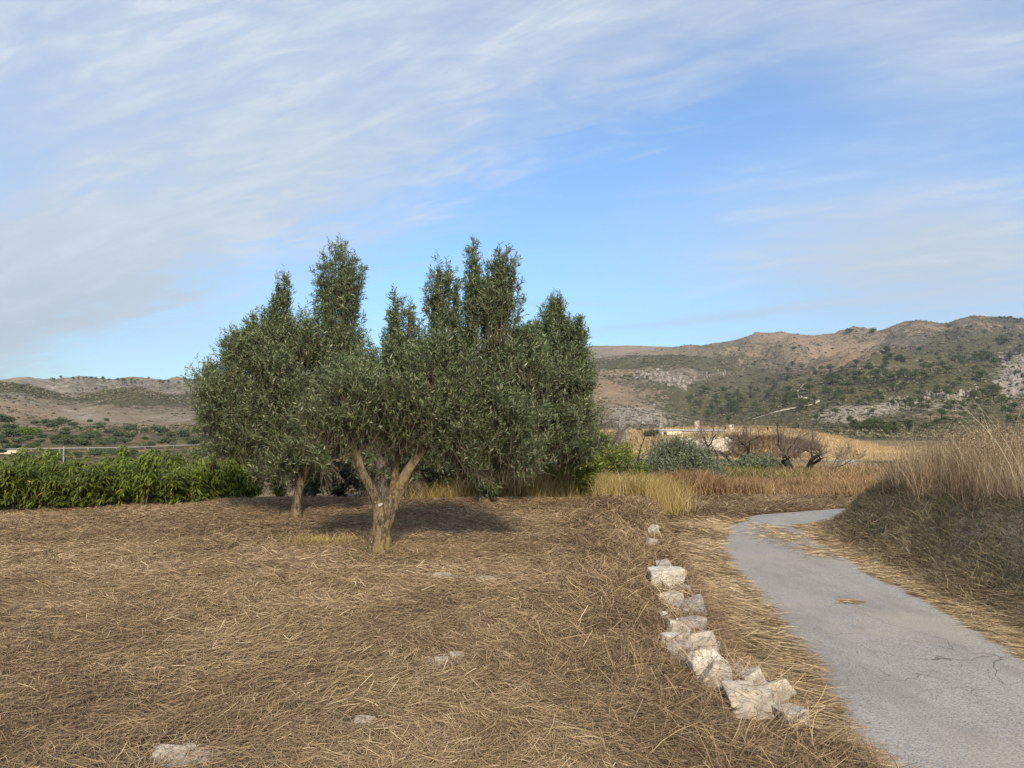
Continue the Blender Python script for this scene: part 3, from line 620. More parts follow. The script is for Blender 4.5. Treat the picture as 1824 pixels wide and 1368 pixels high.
pts = np.concatenate(pts); keep = (sdist(pts[:, 0], pts[:, 1], RL) > -.1) & (sdist(pts[:, 0], pts[:, 1], RR) < .1); pts = pts[keep]; n = len(pts); r = np.hypot(*pts.T)
lying('strewn_hay', np.stack([pts[:, 0], pts[:, 1], np.full(n, ROAD_Z + .026)], -1), .07 + .16 * rng.random(n), .0016 + .0005 * r, M_verge, lift=.012, spread=.7, tilt=.03, base_dir=.2 + 0 * r, rb=.15)
# bank slope: grey green tufts
x, y = along(RR, 150000, 3.5, 15.6, .12, 2.1, .9); d = sdist(x, y, RR)
x2 = rng.uniform(5.5, 13, 40000); y2 = rng.uniform(14.0, 17.2, 40000); d2 = sdist(x2, y2, RR); x = np.r_[x, x2]; y = np.r_[y, y2]; d = np.r_[d, d2]
PP = np.stack([x, y], -1); tuf = fbm(PP * 2.6, 3, 180)
keep = (d > .12 + .3 * rng.random(len(x))) & (d < 2.1) & (tuf + .55 * rng.random(len(x)) > -.02 + .5 * np.exp(-((d - 1.45) / .35) ** 2) * (y < 11)); x, y, d = x[keep], y[keep], d[keep]; n = len(x); r = np.hypot(x, y)
upright('bank_grass', x, y, (.03 + .10 * rng.random(n)) * (1.1 - .25 * (d > 1)), .002 + .0004 * r, M_tuft, .7, rb=.35 * fbm(np.stack([x, y], -1) * 1.4, 3, 181) + .10 - .06 * (d > .9), bendy=.7, dirbias=(-.35, -.1, 0))
x, y = along(RR, 26000, 3.5, 15.6, .25, 2.0, .9); n = len(x); r = np.hypot(x, y); keep = sdist(x, y, RR) > .2; x, y, r = x[keep], y[keep], r[keep]; n = len(x)
lying('bank_litter', place(x, y), .06 + .13 * rng.random(n), .0016 + .0004 * r, M_tuft, lift=.06, spread=1.5, tilt=.4, rb=-.05)
# tall dry stalks on the bank top
def stalk_pts(n, y0, y1, d0, d1):
    x = rng.uniform(4.5, 17, n); y = rng.uniform(y0, y1, n); d = sdist(x, y, RR)
    k = (d > d0 + .25 * fbm(np.stack([x, y], -1) * 1.3, 2, 190)) & (d < d1); return x[k], y[k]
x, y = stalk_pts(150000, 4.0, 17.5, 1.25, 3.6); keep = (fbm(np.stack([x, y], -1) * 1.6, 3, 191) + .7 * rng.random(len(x)) > .05); x, y = x[keep], y[keep]; n = len(x); r = np.hypot(x, y)
hm = .80 + .30 * fbm(np.stack([x, y], -1) * .9, 3, 192)
upright('tall_dry_grass', x, y, hm * (.45 + .6 * rng.random(n)), .0022 + .00036 * r, M_straw_rust, .25, segs=4, rb=.30 * fbm(np.stack([x, y], -1) * .8, 3, 193) - .02, bendy=.16)
x2, y2 = stalk_pts(60000, 4.0, 17.5, 1.0, 2.3); k2 = rng.random(len(x2)) < .55 + .8 * fbm(np.stack([x2, y2], -1) * 1.8, 3, 194); x2, y2 = x2[k2], y2[k2]
upright('bank_brush', x2, y2, .12 + .38 * rng.random(len(x2)), .003 + .0004 * np.hypot(x2, y2), M_straw_rust, .6, segs=3, rb=-.10 + .2 * fbm(np.stack([x2, y2], -1) * 1.5, 3, 195), bendy=.5)
k = rng.random(n) < .16; xs, ys, hs = x[k], y[k], hm[k]; n2 = len(xs)
def seed_heads(name, xs, ys, hs, mat, per=7, size=.016):
    n2 = len(xs); P = place(xs, ys); lean = rng.normal(size=(n2, 2)) * .14
    Ps, Ds = [], []
    for q in range(per):
        f = hs * (.72 + .38 * rng.random(n2)); Ps.append(P + np.stack([lean[:, 0] * f + rng.normal(size=n2) * .03, lean[:, 1] * f + rng.normal(size=n2) * .03, f], -1)); Ds.append(runit(n2) + [0, 0, .8])
    Ps = np.concatenate(Ps); Ds = nrm(np.concatenate(Ds)); S = nrm(np.cross(Ds, runit(len(Ps))))
    V, Fc, A = rhomb(Ps, Ds, S, size * (1 + 1.5 * rng.random(len(Ps))), size * .55, np.clip(rng.normal(.45, .25, len(Ps)), 0, 1))
    return tag(mk(name, V, Fc, mat, rnd=A), None, None, None, 'stuff')
seed_heads('grass_seed_heads', xs, ys, hs, M_straw_rust)
# a few long arching stalks
k = rng.random(n) < .006; xs, ys = x[k], y[k]
upright('long_stalks', xs, ys, 1.0 + .45 * rng.random(len(xs)), np.full(len(xs), .009), M_straw_rust, .22, segs=6, rb=.3, bendy=.35)
# tall grass behind the field: golden on the left, browner towards the bend
def patch(n, pxa, pxb, Ya, Yb):
    Yv = Ya + (Yb - Ya) * rng.random(n); pxv = pxa + (pxb - pxa) * rng.random(n) + rng.normal(size=n) * 22; return (pxv - CX) / F * Yv, Yv
x, y = patch(34000, 850, 1190, 15.6, 19.5); k = fbm(np.stack([x, y], -1) * 1.2, 3, 200) + .6 * rng.random(len(x)) > .05; x, y = x[k], y[k]; n = len(x)
hg = .78 + .45 * fbm(np.stack([x, y], -1) * .8, 3, 201)
upright('golden_grass', x, y, hg * (.5 + .5 * rng.random(n)), np.full(n, .010), M_straw_gold, .2, segs=4, rb=.25 * fbm(np.stack([x, y], -1) * .7, 2, 202) - .05, bendy=.3)
x, y = patch(5000, 740, 900, 15.8, 18.5); upright('golden_grass', x, y, .15 + .35 * rng.random(len(x)), np.full(len(x), .010), M_straw_gold, .3, segs=3, rb=-.1, bendy=.4)
x, y = patch(30000, 1165, 1560, 19.5, 26); k = fbm(np.stack([x, y], -1) * 1.0, 3, 205) + .7 * rng.random(len(x)) > 0; x, y = x[k], y[k]; n = len(x)
upright('brown_grass', x, y, np.clip(.52 + .55 * fbm(np.stack([x, y], -1) * .6, 3, 206), .2, .95) * (.5 + .5 * rng.random(n)), np.full(n, .015), M_straw_brown, .2, segs=4, rb=.25 * fbm(np.stack([x, y], -1) * .5, 2, 207) + .03, bendy=.3)
x, y = patch(16000, 1060, 1560, 26, 40); n = len(x)
upright('brown_grass', x, y, .35 + .4 * rng.random(n), np.full(n, .028), M_straw_brown, .3, segs=3, rb=.1 + .3 * fbm(np.stack([x, y], -1) * .3, 2, 208), bendy=.4)
# low verge beyond the bend
x, y = patch(60000, 1080, 1560, 15.5, 20.5); k = (sdist(x, y, RL) < -.05); x, y = x[k], y[k]; n = len(x)
lying('bend_verge_straw', place(x, y), .08 + .15 * rng.random(n), np.full(n, .007), M_verge, lift=.06, spread=1.0, tilt=.2, rb=-.18 + .25 * fbm(np.stack([x, y], -1) * .8, 3, 210))
# green weeds in the rough
for nm, a0, a1, Y0, Y1, cnt, h in (('green_weeds', 1385, 1440, 27, 32, 2600, .6), ('green_weeds', 1295, 1350, 27, 31, 2200, .75), ('green_weeds', 1480, 1560, 30, 34, 1800, .6), ('green_weeds', 1090, 1160, 18.5, 20, 900, .5)):
    x, y = patch(cnt, a0, a1, Y0, Y1); upright(nm, x, y, h * (.4 + .6 * rng.random(len(x))), np.full(len(x), .028), M_weed, .3, segs=3, bendy=.4)
x, y = patch(9000, 1150, 1540, 28, 46); k = fbm(np.stack([x, y], -1) * .3, 3, 220) > 0; x, y = x[k], y[k]
upright('rough_scrub', x, y, .3 + .5 * rng.random(len(x)), np.full(len(x), .03), M_tuft, .5, segs=2, rb=.1, bendy=.4)
# a thin dry tuft by the trunk
def tuft(a_, b_, s_, cnt, h, mat, nm='dry_tuft', z0=0):
    c = on_z(a_, b_, z0); upright(nm, c[0] + rng.normal(size=cnt) * s_, c[1] + rng.normal(size=cnt) * s_ * .6, h * (.3 + .7 * rng.random(cnt)), np.full(cnt, .008), mat, .55, segs=3, bendy=.6)
tuft(575, 965, .26, 900, .16, M_straw_gold); tuft(740, 985, .22, 700, .12, M_straw); tuft(590, 975, .5, 900, .10, M_straw_gold); tuft(655, 985, .12, 260, .12, M_tuft)

# ---------------------------------------------------------------- foliage builders
def ell(px, py, Y, rx, ry, rd=None):
    c = at(px, py, Y); k = Y / F; return (c, np.array([rx * k, (rd if rd is not None else min(rx, ry * 1.2)) * k, ry * k]))
def sample_shoots(ells, n, wts=None, shell=.4, up=.9, out=.5, rnd=.35):
    w_ = np.array([np.prod(r) ** (2 / 3) for c, r in ells]) if wts is None else np.array(wts, float); w_ = w_ / w_.sum()
    ncl = max(12, n // 26); kc = rng.choice(len(ells), ncl, p=w_)
    C = np.array([c for c, r in ells])[kc]; Rr = np.array([r for c, r in ells])[kc]; U = runit(ncl) * (rng.random((ncl, 1)) ** shell)
    pk = rng.integers(0, ncl, n); cl = (C + U * Rr)[pk]; sz = (Rr.mean(1)[pk])[:, None] * .21; UU = U[pk]
    P = cl + rng.normal(size=(n, 3)) * sz * [1, 1, .8]; D = nrm(UU * out + np.array([0, 0, up]) + runit(n) * rnd + nrm(P - cl) * .25); return P, D
    k = rng.choice(len(ells), n, p=w_); C = np.array([c for c, r in ells])[k]; Rr = np.array([r for c, r in ells])[k]
    U = runit(n) * (rng.random((n, 1)) ** shell); P = C + U * Rr
    D = nrm(nrm(U) * out + np.array([0, 0, up]) + runit(n) * rnd); return P, D
def leafy(P, D, L, per, LL, LW, spread=.8, curl=.0, pairs=True, rnd=None):
    """leaves along shoots; returns rhomb arrays and shoot ends"""
    n = len(P); t = (np.arange(per) + .5) / per; t = t[None, :] + rng.uniform(-.4, .4, (n, per)) / per
    droop = np.array([0, 0, -curl]); Q = P[:, None] + D[:, None] * (L[:, None] * t)[..., None] + droop * (L[:, None] * t ** 2)[..., None]
    side = runit(n * per).reshape(n, per, 3); side = nrm(side - (side * D[:, None]).sum(-1, keepdims=True) * D[:, None])
    dd = nrm(D[:, None] * (1 - spread * .55) + side * spread + droop * .5); Q = Q.reshape(-1, 3); dd = dd.reshape(-1, 3)
    S = nrm(np.cross(dd, runit(n * per) + np.array([0, 0, .6]))); m_ = n * per
    base = np.repeat(rng.normal(0, .14, n) + .30 * fbm(P * 1.7, 3, 333), per)
    rv = np.clip(rng.normal(.45, .2, m_) + base, 0, .965) if rnd is None else rnd(Q, base)
    odd = rng.random(m_) < .0012; rv[odd] = 1.0
    return Q, dd, S, LL * (.65 + .6 * rng.random(m_)), LW * (.7 + .6 * rng.random(m_)), rv
def crown(name, parent, ells, n, per, SL, LL, LW, mat, **kw):
    lo = kw.pop('spread', .8); curl = kw.pop('curl', .05); P, D = sample_shoots(ells, n, **kw); L = SL * (.5 + 1.0 * rng.random(n) ** 1.5); P = P - D * (L * .45)[:, None]
    o = np.array(parent.location) if parent else 0
    V, Fc, A = rhomb(*leafy(P, D, L, per, LL, LW, lo, curl)); ob = mk(name, V - o, Fc, mat, parent, rnd=A)
    return ob, P, D, L
def twigs(name, parent, P, D, L, r0, mat, k=3, frac=1.0):
    s = rng.random(len(P)) < frac; P, D, L = P[s], D[s], L[s]; o = np.array(parent.location)
    V, Fc = prisms(P - D * (L * .4)[:, None] - o, P + D * (L * .95)[:, None] - o, r0, r0 * .4, k); return mk(name, V, Fc, mat, parent)
def limbs(parent, name, paths, mat, k=10, rough=.18, seed=1, sub=6):
    o = np.array(parent.location); parts = [sweep(np.array(p) - o, r, k, rough, seed + i, sub) for i, (p, r) in enumerate(paths)]
    V, Fc = joinvf(parts); return mk(name, V, Fc, mat, parent, True)
def reach(p0, ells, n, r0, idx=None):
    """wandering branches from p0 into the crown masses"""
    out = []
    for q in range(n):
        c, r = ells[q % len(ells)]; e_ = c + r * runit(1)[0] * .45; p0_ = min(p0, key=lambda a_: np.linalg.norm((np.array(a_) - e_) * [1.5, 1, 1])) if isinstance(p0, list) else np.array(p0)
        d = e_ - p0_; m1 = p0_ + d * .35 + rng.normal(size=3) * .07 * np.linalg.norm(d) + [0, 0, .05]; m2 = p0_ + d * .7 + rng.normal(size=3) * .06 * np.linalg.norm(d)
        out.append(([p0_, m1, m2, e_], [r0, r0 * .7, r0 * .42, r0 * .12]))
    return out

# ---------------------------------------------------------------- the olive trees
def gz(p): p = np.array(p, float); p[2] = terrain(p[:1], p[1:2])[0]; return p
# near tree, forked low
YA = 9.15
bA = gz(on_z(670, 984, 0)); tA = empty('olive_tree', bA)
tag(tA, 'nearest olive tree, with a lichened trunk forking low into a V on the mown field', 'olive tree')
def A(px, py, dy=0): return at(px, py, YA + dy)
base = [A(669, 992), A(672, 960), A(679, 925)]
fork = A(682, 905)
pathsA = [([A(664, 1000, .03), A(668, 968, .02), A(675, 930), A(674, 900), A(662, 872, -.05), A(645, 838, -.1), A(636, 810, -.1), A(622, 770, -.05), A(605, 720, 0)], [.13, .105, .085, .07, .06, .054, .048, .032, .016]),
          ([A(674, 1000, -.02), A(678, 965), A(686, 930, .02), A(696, 900, .04), A(712, 868, .1), A(728, 838, .15), A(746, 812, .2), A(770, 780, .25), A(800, 730, .3), A(820, 650, .3)], [.13, .108, .096, .086, .070, .062, .054, .044, .03, .015]),
          ([A(690, 905, .06), A(699, 880, .15), A(703, 850, .3), A(708, 815, .4), A(722, 760, .5), A(735, 690, .6), (A(730, 620, .6))], [.055, .05, .045, .04, .03, .02, .01]),
          ([A(660, 998, -.05), A(664, 975, -.04), A(668, 945, -.02)], [.08, .06, .03]), ([A(684, 998, -.04), A(687, 970, -.03), A(690, 930, -.01)], [.09, .07, .03]),
          ([A(745, 815, .2), A(752, 795, .2), A(745, 770, .1), A(720, 740, 0)], [.05, .042, .035, .02])]
ellA = [ell(805, 690, YA + .2, 95, 85, 120), ell(725, 708, YA, 80, 70, 110), ell(880, 690, YA + .2, 75, 100, 90), ell(858, 640, YA + .2, 50, 56, 60), ell(785, 648, YA, 42, 44, 50),
        ell(722, 625, YA, 34, 40, 38),
        ell(878, 760, YA + .2, 85, 62, 90), ell(835, 782, YA + .1, 46, 30, 60), ell(900, 810, YA + .3, 50, 28, 50), ell(640, 708, YA - .1, 66, 62, 80), ell(585, 745, YA - .1, 50, 48, 70), ell(602, 812, YA - .1, 34, 34, 40), ell(655, 742, YA - .2, 44, 32, 50), ell(705, 758, YA, 40, 28, 40), ell(655, 665, YA, 34, 42, 40), ell(850, 815, YA + .1, 45, 32, 50), ell(930, 640, YA + .3, 40, 60, 50), ell(625, 690, YA, 55, 45, 50)]
reachA = reach([A(636, 810, -.1), A(746, 812, .2), A(708, 815, .4), A(770, 780, .25), A(722, 760, .5)], ellA, 44, .028)
limbs(tA, 'trunk', pathsA, M_bark, 26, .42, 3, 10); limbs(tA, 'branch', reachA, M_bark, 6, .1, 30, 4)
_, P, D, L = crown('foliage', tA, ellA, 6000, 22, .33, .062, .0118, M_olive, up=.85, out=.45, rnd=.45, shell=.42, spread=.68)
twigs('twig', tA, P, D, L, .003, M_twig)
# plumes: bundles of long upright shoots that rise out of the crown
def plumes(parent, lst, Y, mat, LL=.062, LW=.0118):
    Ps, Ds, Ls, Pe = [], [], [], []; fol = []
    for px, pb, pt_, hw, n, lean in lst:
        q = rng.uniform(-1, 1, n); q2 = rng.normal(size=n) * .5; top = pt_ + (pb - pt_) * (.42 * np.abs(q) ** 2.0 + .34 * rng.random(n) ** 1.8) - 10
        q = np.clip(q + rng.normal(size=n) * .12, -1.15, 1.15); b = at(px + q * hw * .45, np.full(n, pb + 25.), Y); b[:, 1] += q2 * hw * .4 * Y / F; e_ = at(px + q * hw + lean, top, Y); e_[:, 1] += q2 * hw * Y / F
        L = np.linalg.norm(e_ - b, axis=1); D = nrm(e_ - b); ok = L > .12; b, D, L = b[ok], D[ok], L[ok]
        Ps.append(b); Ds.append(D); Ls.append(L)
        for _ in range(9):       # side shoots
            t = rng.uniform(.25, .95, len(b)); sd = runit(len(b)); sd[:, 2] = np.abs(sd[:, 2]) * .5; Pe.append((b + D * (L * t)[:, None], nrm(D * .6 + sd * 1.1), .07 + .17 * rng.random(len(b)) * (1.1 - t)))
    P, D, L = np.concatenate(Ps), np.concatenate(Ds), np.concatenate(Ls); o = np.array(parent.location)
    A1 = leafy(P + D * (L * .25)[:, None], D, L * .76, 30, LL, LW, .72, 0); P2, D2, L2 = [np.concatenate([e[k] for e in Pe]) for k in range(3)]
    A2 = leafy(P2, D2, L2, 11, LL, LW, .72, 0); V, Fc, A_ = rhomb(*[np.concatenate([a_, b_]) for a_, b_ in zip(A1, A2)]); mk('foliage', V - o, Fc, mat, parent, rnd=A_)
    V, Fc = prisms(np.concatenate([P, P2]) - o, np.concatenate([P + D * L[:, None], P2 + D2 * L2[:, None]]) - o, np.r_[np.full(len(P), .006), np.full(len(P2), .0025)], .0015, 4); mk('twig', V, Fc, M_twig, parent)
plumes(tA, [(715, 640, 520, 27, 26, -2), (742, 660, 575, 20, 12, 0), (788, 600, 462, 31, 38, -2), (846, 575, 430, 13, 20, -4), (886, 590, 448, 40, 58, 8), (868, 600, 500, 38, 30, 0), (935, 660, 580, 26, 18, 8), (690, 680, 605, 20, 12, -6), (650, 700, 615, 24, 14, 0), (820, 640, 560, 24, 14, 0)], YA + .1, M_olive)
# pale stone wedged in the fork
# second tree, to the left and behind
YB = 12.6
bB = gz(on_z(527, 920, 0)); tB = empty('olive_tree', bB)
tag(tB, 'left olive tree with a slim single dark trunk and two tall crown spires', 'olive tree')
def B(px, py, dy=0): return at(px, py, YB + dy)
pathsB = [([B(526, 926), B(528, 905), B(530, 885), B(534, 862), B(528, 835), B(518, 800), B(508, 750), B(500, 660)], [.10, .08, .075, .07, .06, .05, .04, .02]),
          ([B(533, 868, .05), B(545, 840, .1), B(560, 800, .2), B(585, 740, .3), B(600, 640, .3), B(606, 540, .3)], [.06, .05, .045, .035, .025, .012]),
          ([B(528, 835), B(505, 800, -.2), B(460, 760, -.3), B(420, 720, -.3)], [.05, .04, .03, .015])]
ellB = [ell(445, 690, YB, 75, 80, 90), ell(520, 650, YB, 85, 75, 90), ell(396, 720, YB, 38, 55, 50), ell(437, 622, YB, 34, 24, 34), ell(475, 605, YB, 30, 34, 30), ell(612, 600, YB + .2, 34, 42, 32), ell(560, 610, YB, 38, 40, 36),
        ell(545, 750, YB, 120, 70, 110), ell(430, 765, YB, 60, 48, 60), ell(600, 650, YB + .1, 50, 55, 50), ell(405, 660, YB, 26, 28, 26), ell(500, 810, YB, 90, 35, 80), ell(380, 690, YB, 22, 36, 25), ell(620, 760, YB, 55, 60, 60)]
limbs(tB, 'trunk', pathsB, M_bark, 12, .2, 80, 6)
limbs(tB, 'branch', reach([B(528, 835), B(560, 800, .2), B(585, 740, .3), B(505, 760), B(500, 700)], ellB, 40, .03), M_bark, 6, .1, 90, 4)
_, P, D, L = crown('foliage', tB, ellB, 5200, 20, .36, .072, .0145, M_olive, spread=.68, up=.8, out=.5, rnd=.5, shell=.45)
twigs('twig', tB, P, D, L, .0035, M_twig)
plumes(tB, [(503, 620, 484, 20, 28, 2), (480, 630, 545, 26, 20, -4), (606, 570, 430, 40, 66, 0), (605, 650, 520, 38, 40, 2), (575, 640, 520, 24, 16, -8), (455, 660, 565, 26, 20, -6), (420, 690, 605, 26, 18, -10), (385, 720, 655, 20, 12, -8), (540, 650, 570, 22, 16, 0)], YB, M_olive, .072, .0145)
# third tree, right
YC = 14.6
bC = gz(on_z(863, 895, 0)); tC = empty('olive_tree', bC)
tag(tC, 'right olive tree whose short trunk is clothed in leafy suckers down to the ground', 'olive tree')
def Cc(px, py, dy=0): return at(px, py, YC + dy)
pathsC = [([Cc(862, 900), Cc(864, 880), Cc(868, 855), Cc(880, 820), Cc(910, 780, .1), Cc(950, 720, .2), Cc(980, 620, .2)], [.14, .12, .11, .09, .07, .05, .02]), ([Cc(868, 855), Cc(865, 820), Cc(870, 770), Cc(880, 700)], [.08, .07, .05, .02]), ([Cc(910, 780, .1), Cc(960, 760, 0), Cc(1010, 730, 0)], [.05, .04, .015])]
ellC = [ell(950, 690, YC, 80, 85, 90), ell(1005, 720, YC, 55, 75, 70), ell(988, 580, YC, 24, 35, 24), ell(1020, 610, YC, 24, 30, 24), ell(940, 625, YC, 42, 45, 40), ell(985, 640, YC, 40, 45, 40), ell(950, 785, YC, 80, 45, 80), ell(1030, 690, YC, 30, 45, 34), ell(1040, 760, YC, 24, 34, 30), ell(880, 790, YC, 60, 50, 60), ell(1025, 790, YC + .3, 40, 35, 40)]
limbs(tC, 'trunk', pathsC, M_bark, 12, .2, 150, 6)
limbs(tC, 'branch', reach([Cc(880, 820), Cc(910, 780, .1), Cc(950, 720, .2)], ellC, 30, .03), M_bark, 6, .1, 160, 4)
_, P, D, L = crown('foliage', tC, ellC, 4600, 20, .36, .08, .0165, M_olive, spread=.7, up=.7, out=.55, rnd=.5, shell=.45)
twigs('twig', tC, P, D, L, .004, M_twig)
plumes(tC, [(988, 640, 530, 30, 42, 0), (1024, 660, 572, 24, 30, 8), (955, 660, 575, 20, 14, -2), (1040, 710, 625, 18, 14, 6)], YC, M_olive, .08, .0165)
crown('sucker', tC, [ell(864, 850, YC - .2, 20, 26, 22), ell(875, 835, YC - .2, 24, 20, 22), ell(862, 876, YC - .15, 11, 12, 12)], 260, 20, .2, .085, .019, M_olive_d, up=.4, out=.8, rnd=.4)
# old tree behind with a thick hollow trunk
YD = 16.6
bD = gz(on_z(715, 884, 0)); tD = empty('olive_tree', bD)
tag(tD, 'old olive tree behind the others with a massive gnarled grey double trunk', 'olive tree')
def Dd(px, py, dy=0): return at(px, py, YD + dy)
pathsD = [([Dd(672, 905), Dd(680, 875), Dd(684, 850), Dd(690, 820), Dd(700, 780), Dd(690, 720)], [.42, .34, .30, .27, .2, .1]), ([Dd(690, 905), Dd(694, 875), Dd(700, 840), Dd(705, 800)], [.28, .22, .2, .15]),
          ([Dd(752, 905), Dd(746, 880), Dd(738, 850), Dd(735, 820), Dd(745, 770), Dd(780, 720)], [.36, .28, .24, .22, .16, .08]), ([Dd(728, 905), Dd(732, 880), Dd(726, 850)], [.2, .15, .1]), ([Dd(690, 830), Dd(660, 800), Dd(620, 770)], [.15, .12, .05])]
ellD = [ell(700, 780, YD, 150, 60, 150), ell(590, 820, YD + .2, 60, 40, 80), ell(470, 790, YD + .6, 60, 50, 70), ell(640, 850, YD + .6, 40, 25, 40), ell(820, 810, YD + .4, 80, 50, 90), ell(690, 700, YD, 110, 60, 100), ell(560, 840, YD + .4, 70, 35, 60), ell(800, 850, YD + .8, 60, 30, 50)]
limbs(tD, 'trunk', pathsD, M_bark_old, 22, .45, 210, 7)
limbs(tD, 'branch', reach([Dd(700, 780), Dd(745, 770)], ellD, 16, .07), M_bark_old, 7, .1, 230, 4)
crown('foliage', tD, ellD, 3600, 18, .36, .10, .023, M_olive_d, up=.3, out=.7, rnd=.6, shell=.5)

# ---------------------------------------------------------------- stones of the tumbled terrace wall
import bmesh
bm = bmesh.new(); bmesh.ops.create_icosphere(bm, subdivisions=5, radius=1); ICO_V = np.array([v.co[:] for v in bm.verts]); ICO_F = np.array([[v.index for v in f.verts] for f in bm.faces]); bm.free()
bm = bmesh.new(); bmesh.ops.create_icosphere(bm, subdivisions=3, radius=1); ICO3_V = np.array([v.co[:] for v in bm.verts]); ICO3_F = np.array([[v.index for v in f.verts] for f in bm.faces]); bm.free()
def rock_shape(seed, dims, planes=9, box=.60, rough=.06, hi=True):
    g = np.random.default_rng(seed); dv = ICO_V if hi else ICO3_V
    N = nrm(g.normal(size=(planes, 3))); dist = g.uniform(.62, .95, planes)
    N = np.concatenate([N, np.array([(1, 0, 0), (-1, 0, 0), (0, 1, 0), (0, -1, 0), (0, 0, 1), (0, 0, -1)]) + g.normal(size=(6, 3)) * .14]); N = nrm(N)
    dist = np.r_[dist, g.uniform(box, box + .16, 6)]
    k = dv @ N.T; rr = np.where(k > .05, dist[None] / np.maximum(k, .05), 9).min(1)
    soft = np.sort(np.where(k > .05, dist[None] / np.maximum(k, .05), 9), 1); gap = soft[:, 1] - soft[:, 0]
    rr = rr - .012 * np.exp(-gap / .03)
    V = dv * rr[:, None]; V = V + dv * (rough * fbm(V * 2.6 + seed, 4, seed % 90)[:, None] + rough * .5 * fbm(V * 9 + seed, 3, seed % 70)[:, None])
    return V / np.ptp(V, axis=0) * np.array(dims)
STONES = [ # x0,y0,x1,y1, z of centre line, depth factor, tilt, material, label
 (1156, 1016, 1216, 1046, .02, .9, .05, 'w', 'flat white topped slab with an ochre front, farthest big stone of the tumbled wall'),
 (1168, 1002, 1196, 1020, .06, .8, .2, 'g', 'small grey stone peeping up behind the flat white topped slab'),
 (1199, 1048, 1230, 1070, -.06, .9, .3, 'g', 'purplish grey cobble just below the flat white topped slab, on the road side'),
 (1176, 1060, 1218, 1086, -.02, .8, .1, 's', 'ochre stone with a pale upper edge, half sunk in dry grass'),
 (1206, 1073, 1258, 1106, -.04, 1.0, .4, 'g', 'rough rounded grey stone with pale knobbly patches'),
 (1176, 1092, 1192, 1104, .0, 1.0, .2, 'w', 'tiny white stone lying alone left of the rough rounded grey one'),
 (1188, 1110, 1220, 1138, .03, .8, -.3, 's', 'upright curved buff stone with a dark hollow on its right'),
 (1212, 1106, 1260, 1138, -.05, .9, .15, 'g', 'dull grey flaky stone beside the upright curved one'),
 (1178, 1132, 1212, 1154, .03, .9, -.1, 'w', 'small bright white fractured stone at the left edge of the wall'),
 (1209, 1134, 1270, 1168, .0, .8, .25, 's', 'long buff slab sloping towards the road'),
 (1238, 1150, 1275, 1170, -.05, .8, .1, 's', 'pinkish block tucked under the long buff slab'),
 (1192, 1152, 1234, 1184, -.02, .8, .2, 'g', 'low mossy grey stone veiled by dead stems'),
 (1226, 1163, 1288, 1216, .03, .9, .3, 'w', 'large angular cream block, the brightest face of the wall'),
 (1252, 1186, 1304, 1238, .01, .9, -.5, 's', 'rounded grey and cream boulder leaning on the large angular block'),
 (1300, 1188, 1326, 1226, -.03, .8, .1, 's', 'narrow upright tan stone wedged between two pale ones'),
 (1319, 1196, 1366, 1230, .0, .8, .35, 'w', 'triangular white stone with a sharp left edge'),
 (1350, 1220, 1416, 1256, -.04, .55, .45, 's', 'long thin pinkish slab running down towards the road'),
 (1300, 1232, 1386, 1284, -.02, .9, .05, 's', 'broad weathered whitish grey boulder strewn with straw, nearest large stone'),
 (1404, 1306, 1424, 1328, -.12, .9, .2, 's', 'small pale stone almost buried in grass below the nearest boulder'),
 (1154, 940, 1174, 956, -.04, .9, .2, 's', 'pale stone showing through tufts far up the wall by the bend'),
 (1150, 962, 1172, 978, -.02, .9, .2, 's', 'little buff stone in the grassy ledge nearer than the one by the bend')]
MS = {'w': M_stone_w, 's': M_stone, 'g': M_stone_g}
def stone(name, x0, y0, x1, y1, z, df, tilt, mt, label, group, seed, catg='stone', sink=0.0):
    c = on_z((x0 + x1) / 2, (y0 + y1) / 2, z); k = c[1] / F; w_, h_ = (x1 - x0) * k, (y1 - y0) * k
    dims = (w_ * 1.1, w_ * df * 1.1, h_ * 1.28)
    V = rock_shape(seed, dims); c_, s_ = math.cos(-tilt), math.sin(-tilt)
    V = np.stack([V[:, 0] * c_ + V[:, 2] * s_, V[:, 1], -V[:, 0] * s_ * .6 + V[:, 2] * c_], 1)
    o = mk(name, V, ICO_F, MS[mt], None, True); o.location = c + np.array([0, w_ * .1, .005]); tag(o, label, catg, group); return o
for i, (x0, y0, x1, y1, z, df, ti, mt, lb) in enumerate(STONES):
    stone('wall_stone', x0, y0, x1, y1, z, df, ti, mt, lb, 'stones of the tumbled terrace wall', 300 + i)
for i, (x0, y0, x1, y1, lb) in enumerate([(768, 1020, 806, 1034, 'flat pale stone bedded in the field below the nearest tree, left of a similar one'), (852, 1026, 890, 1037, 'flat pale stone bedded in the field, right of a similar one'),
        (772, 1172, 800, 1188, 'pale stone showing through straw in the middle of the field'), (800, 1168, 828, 1182, 'smaller pale stone touching the one in the middle of the field'), (1050, 1216, 1084, 1236, 'pale stone in straw between the field and the wall boulders'),
        (632, 1276, 670, 1290, 'low white stone near the bottom edge of the field'), (270, 1328, 330, 1356, 'broad dusty white stone at the bottom left of the field'), (318, 1322, 352, 1340, 'dusty white stone just right of the broad one at the bottom left')]):
    c = on_z((x0 + x1) / 2, (y0 + y1) / 2, 0); w_ = (x1 - x0) * c[1] / F
    V = rock_shape(400 + i, (w_, w_ * .9, .045), box=.7); o = mk('field_stone', V, ICO_F, M_stone, None, True); o.location = (c[0], c[1], terrain(c[:1], c[1:2])[0] + .005); tag(o, lb, 'stone', 'limestone pieces bedded in the field')
src = []
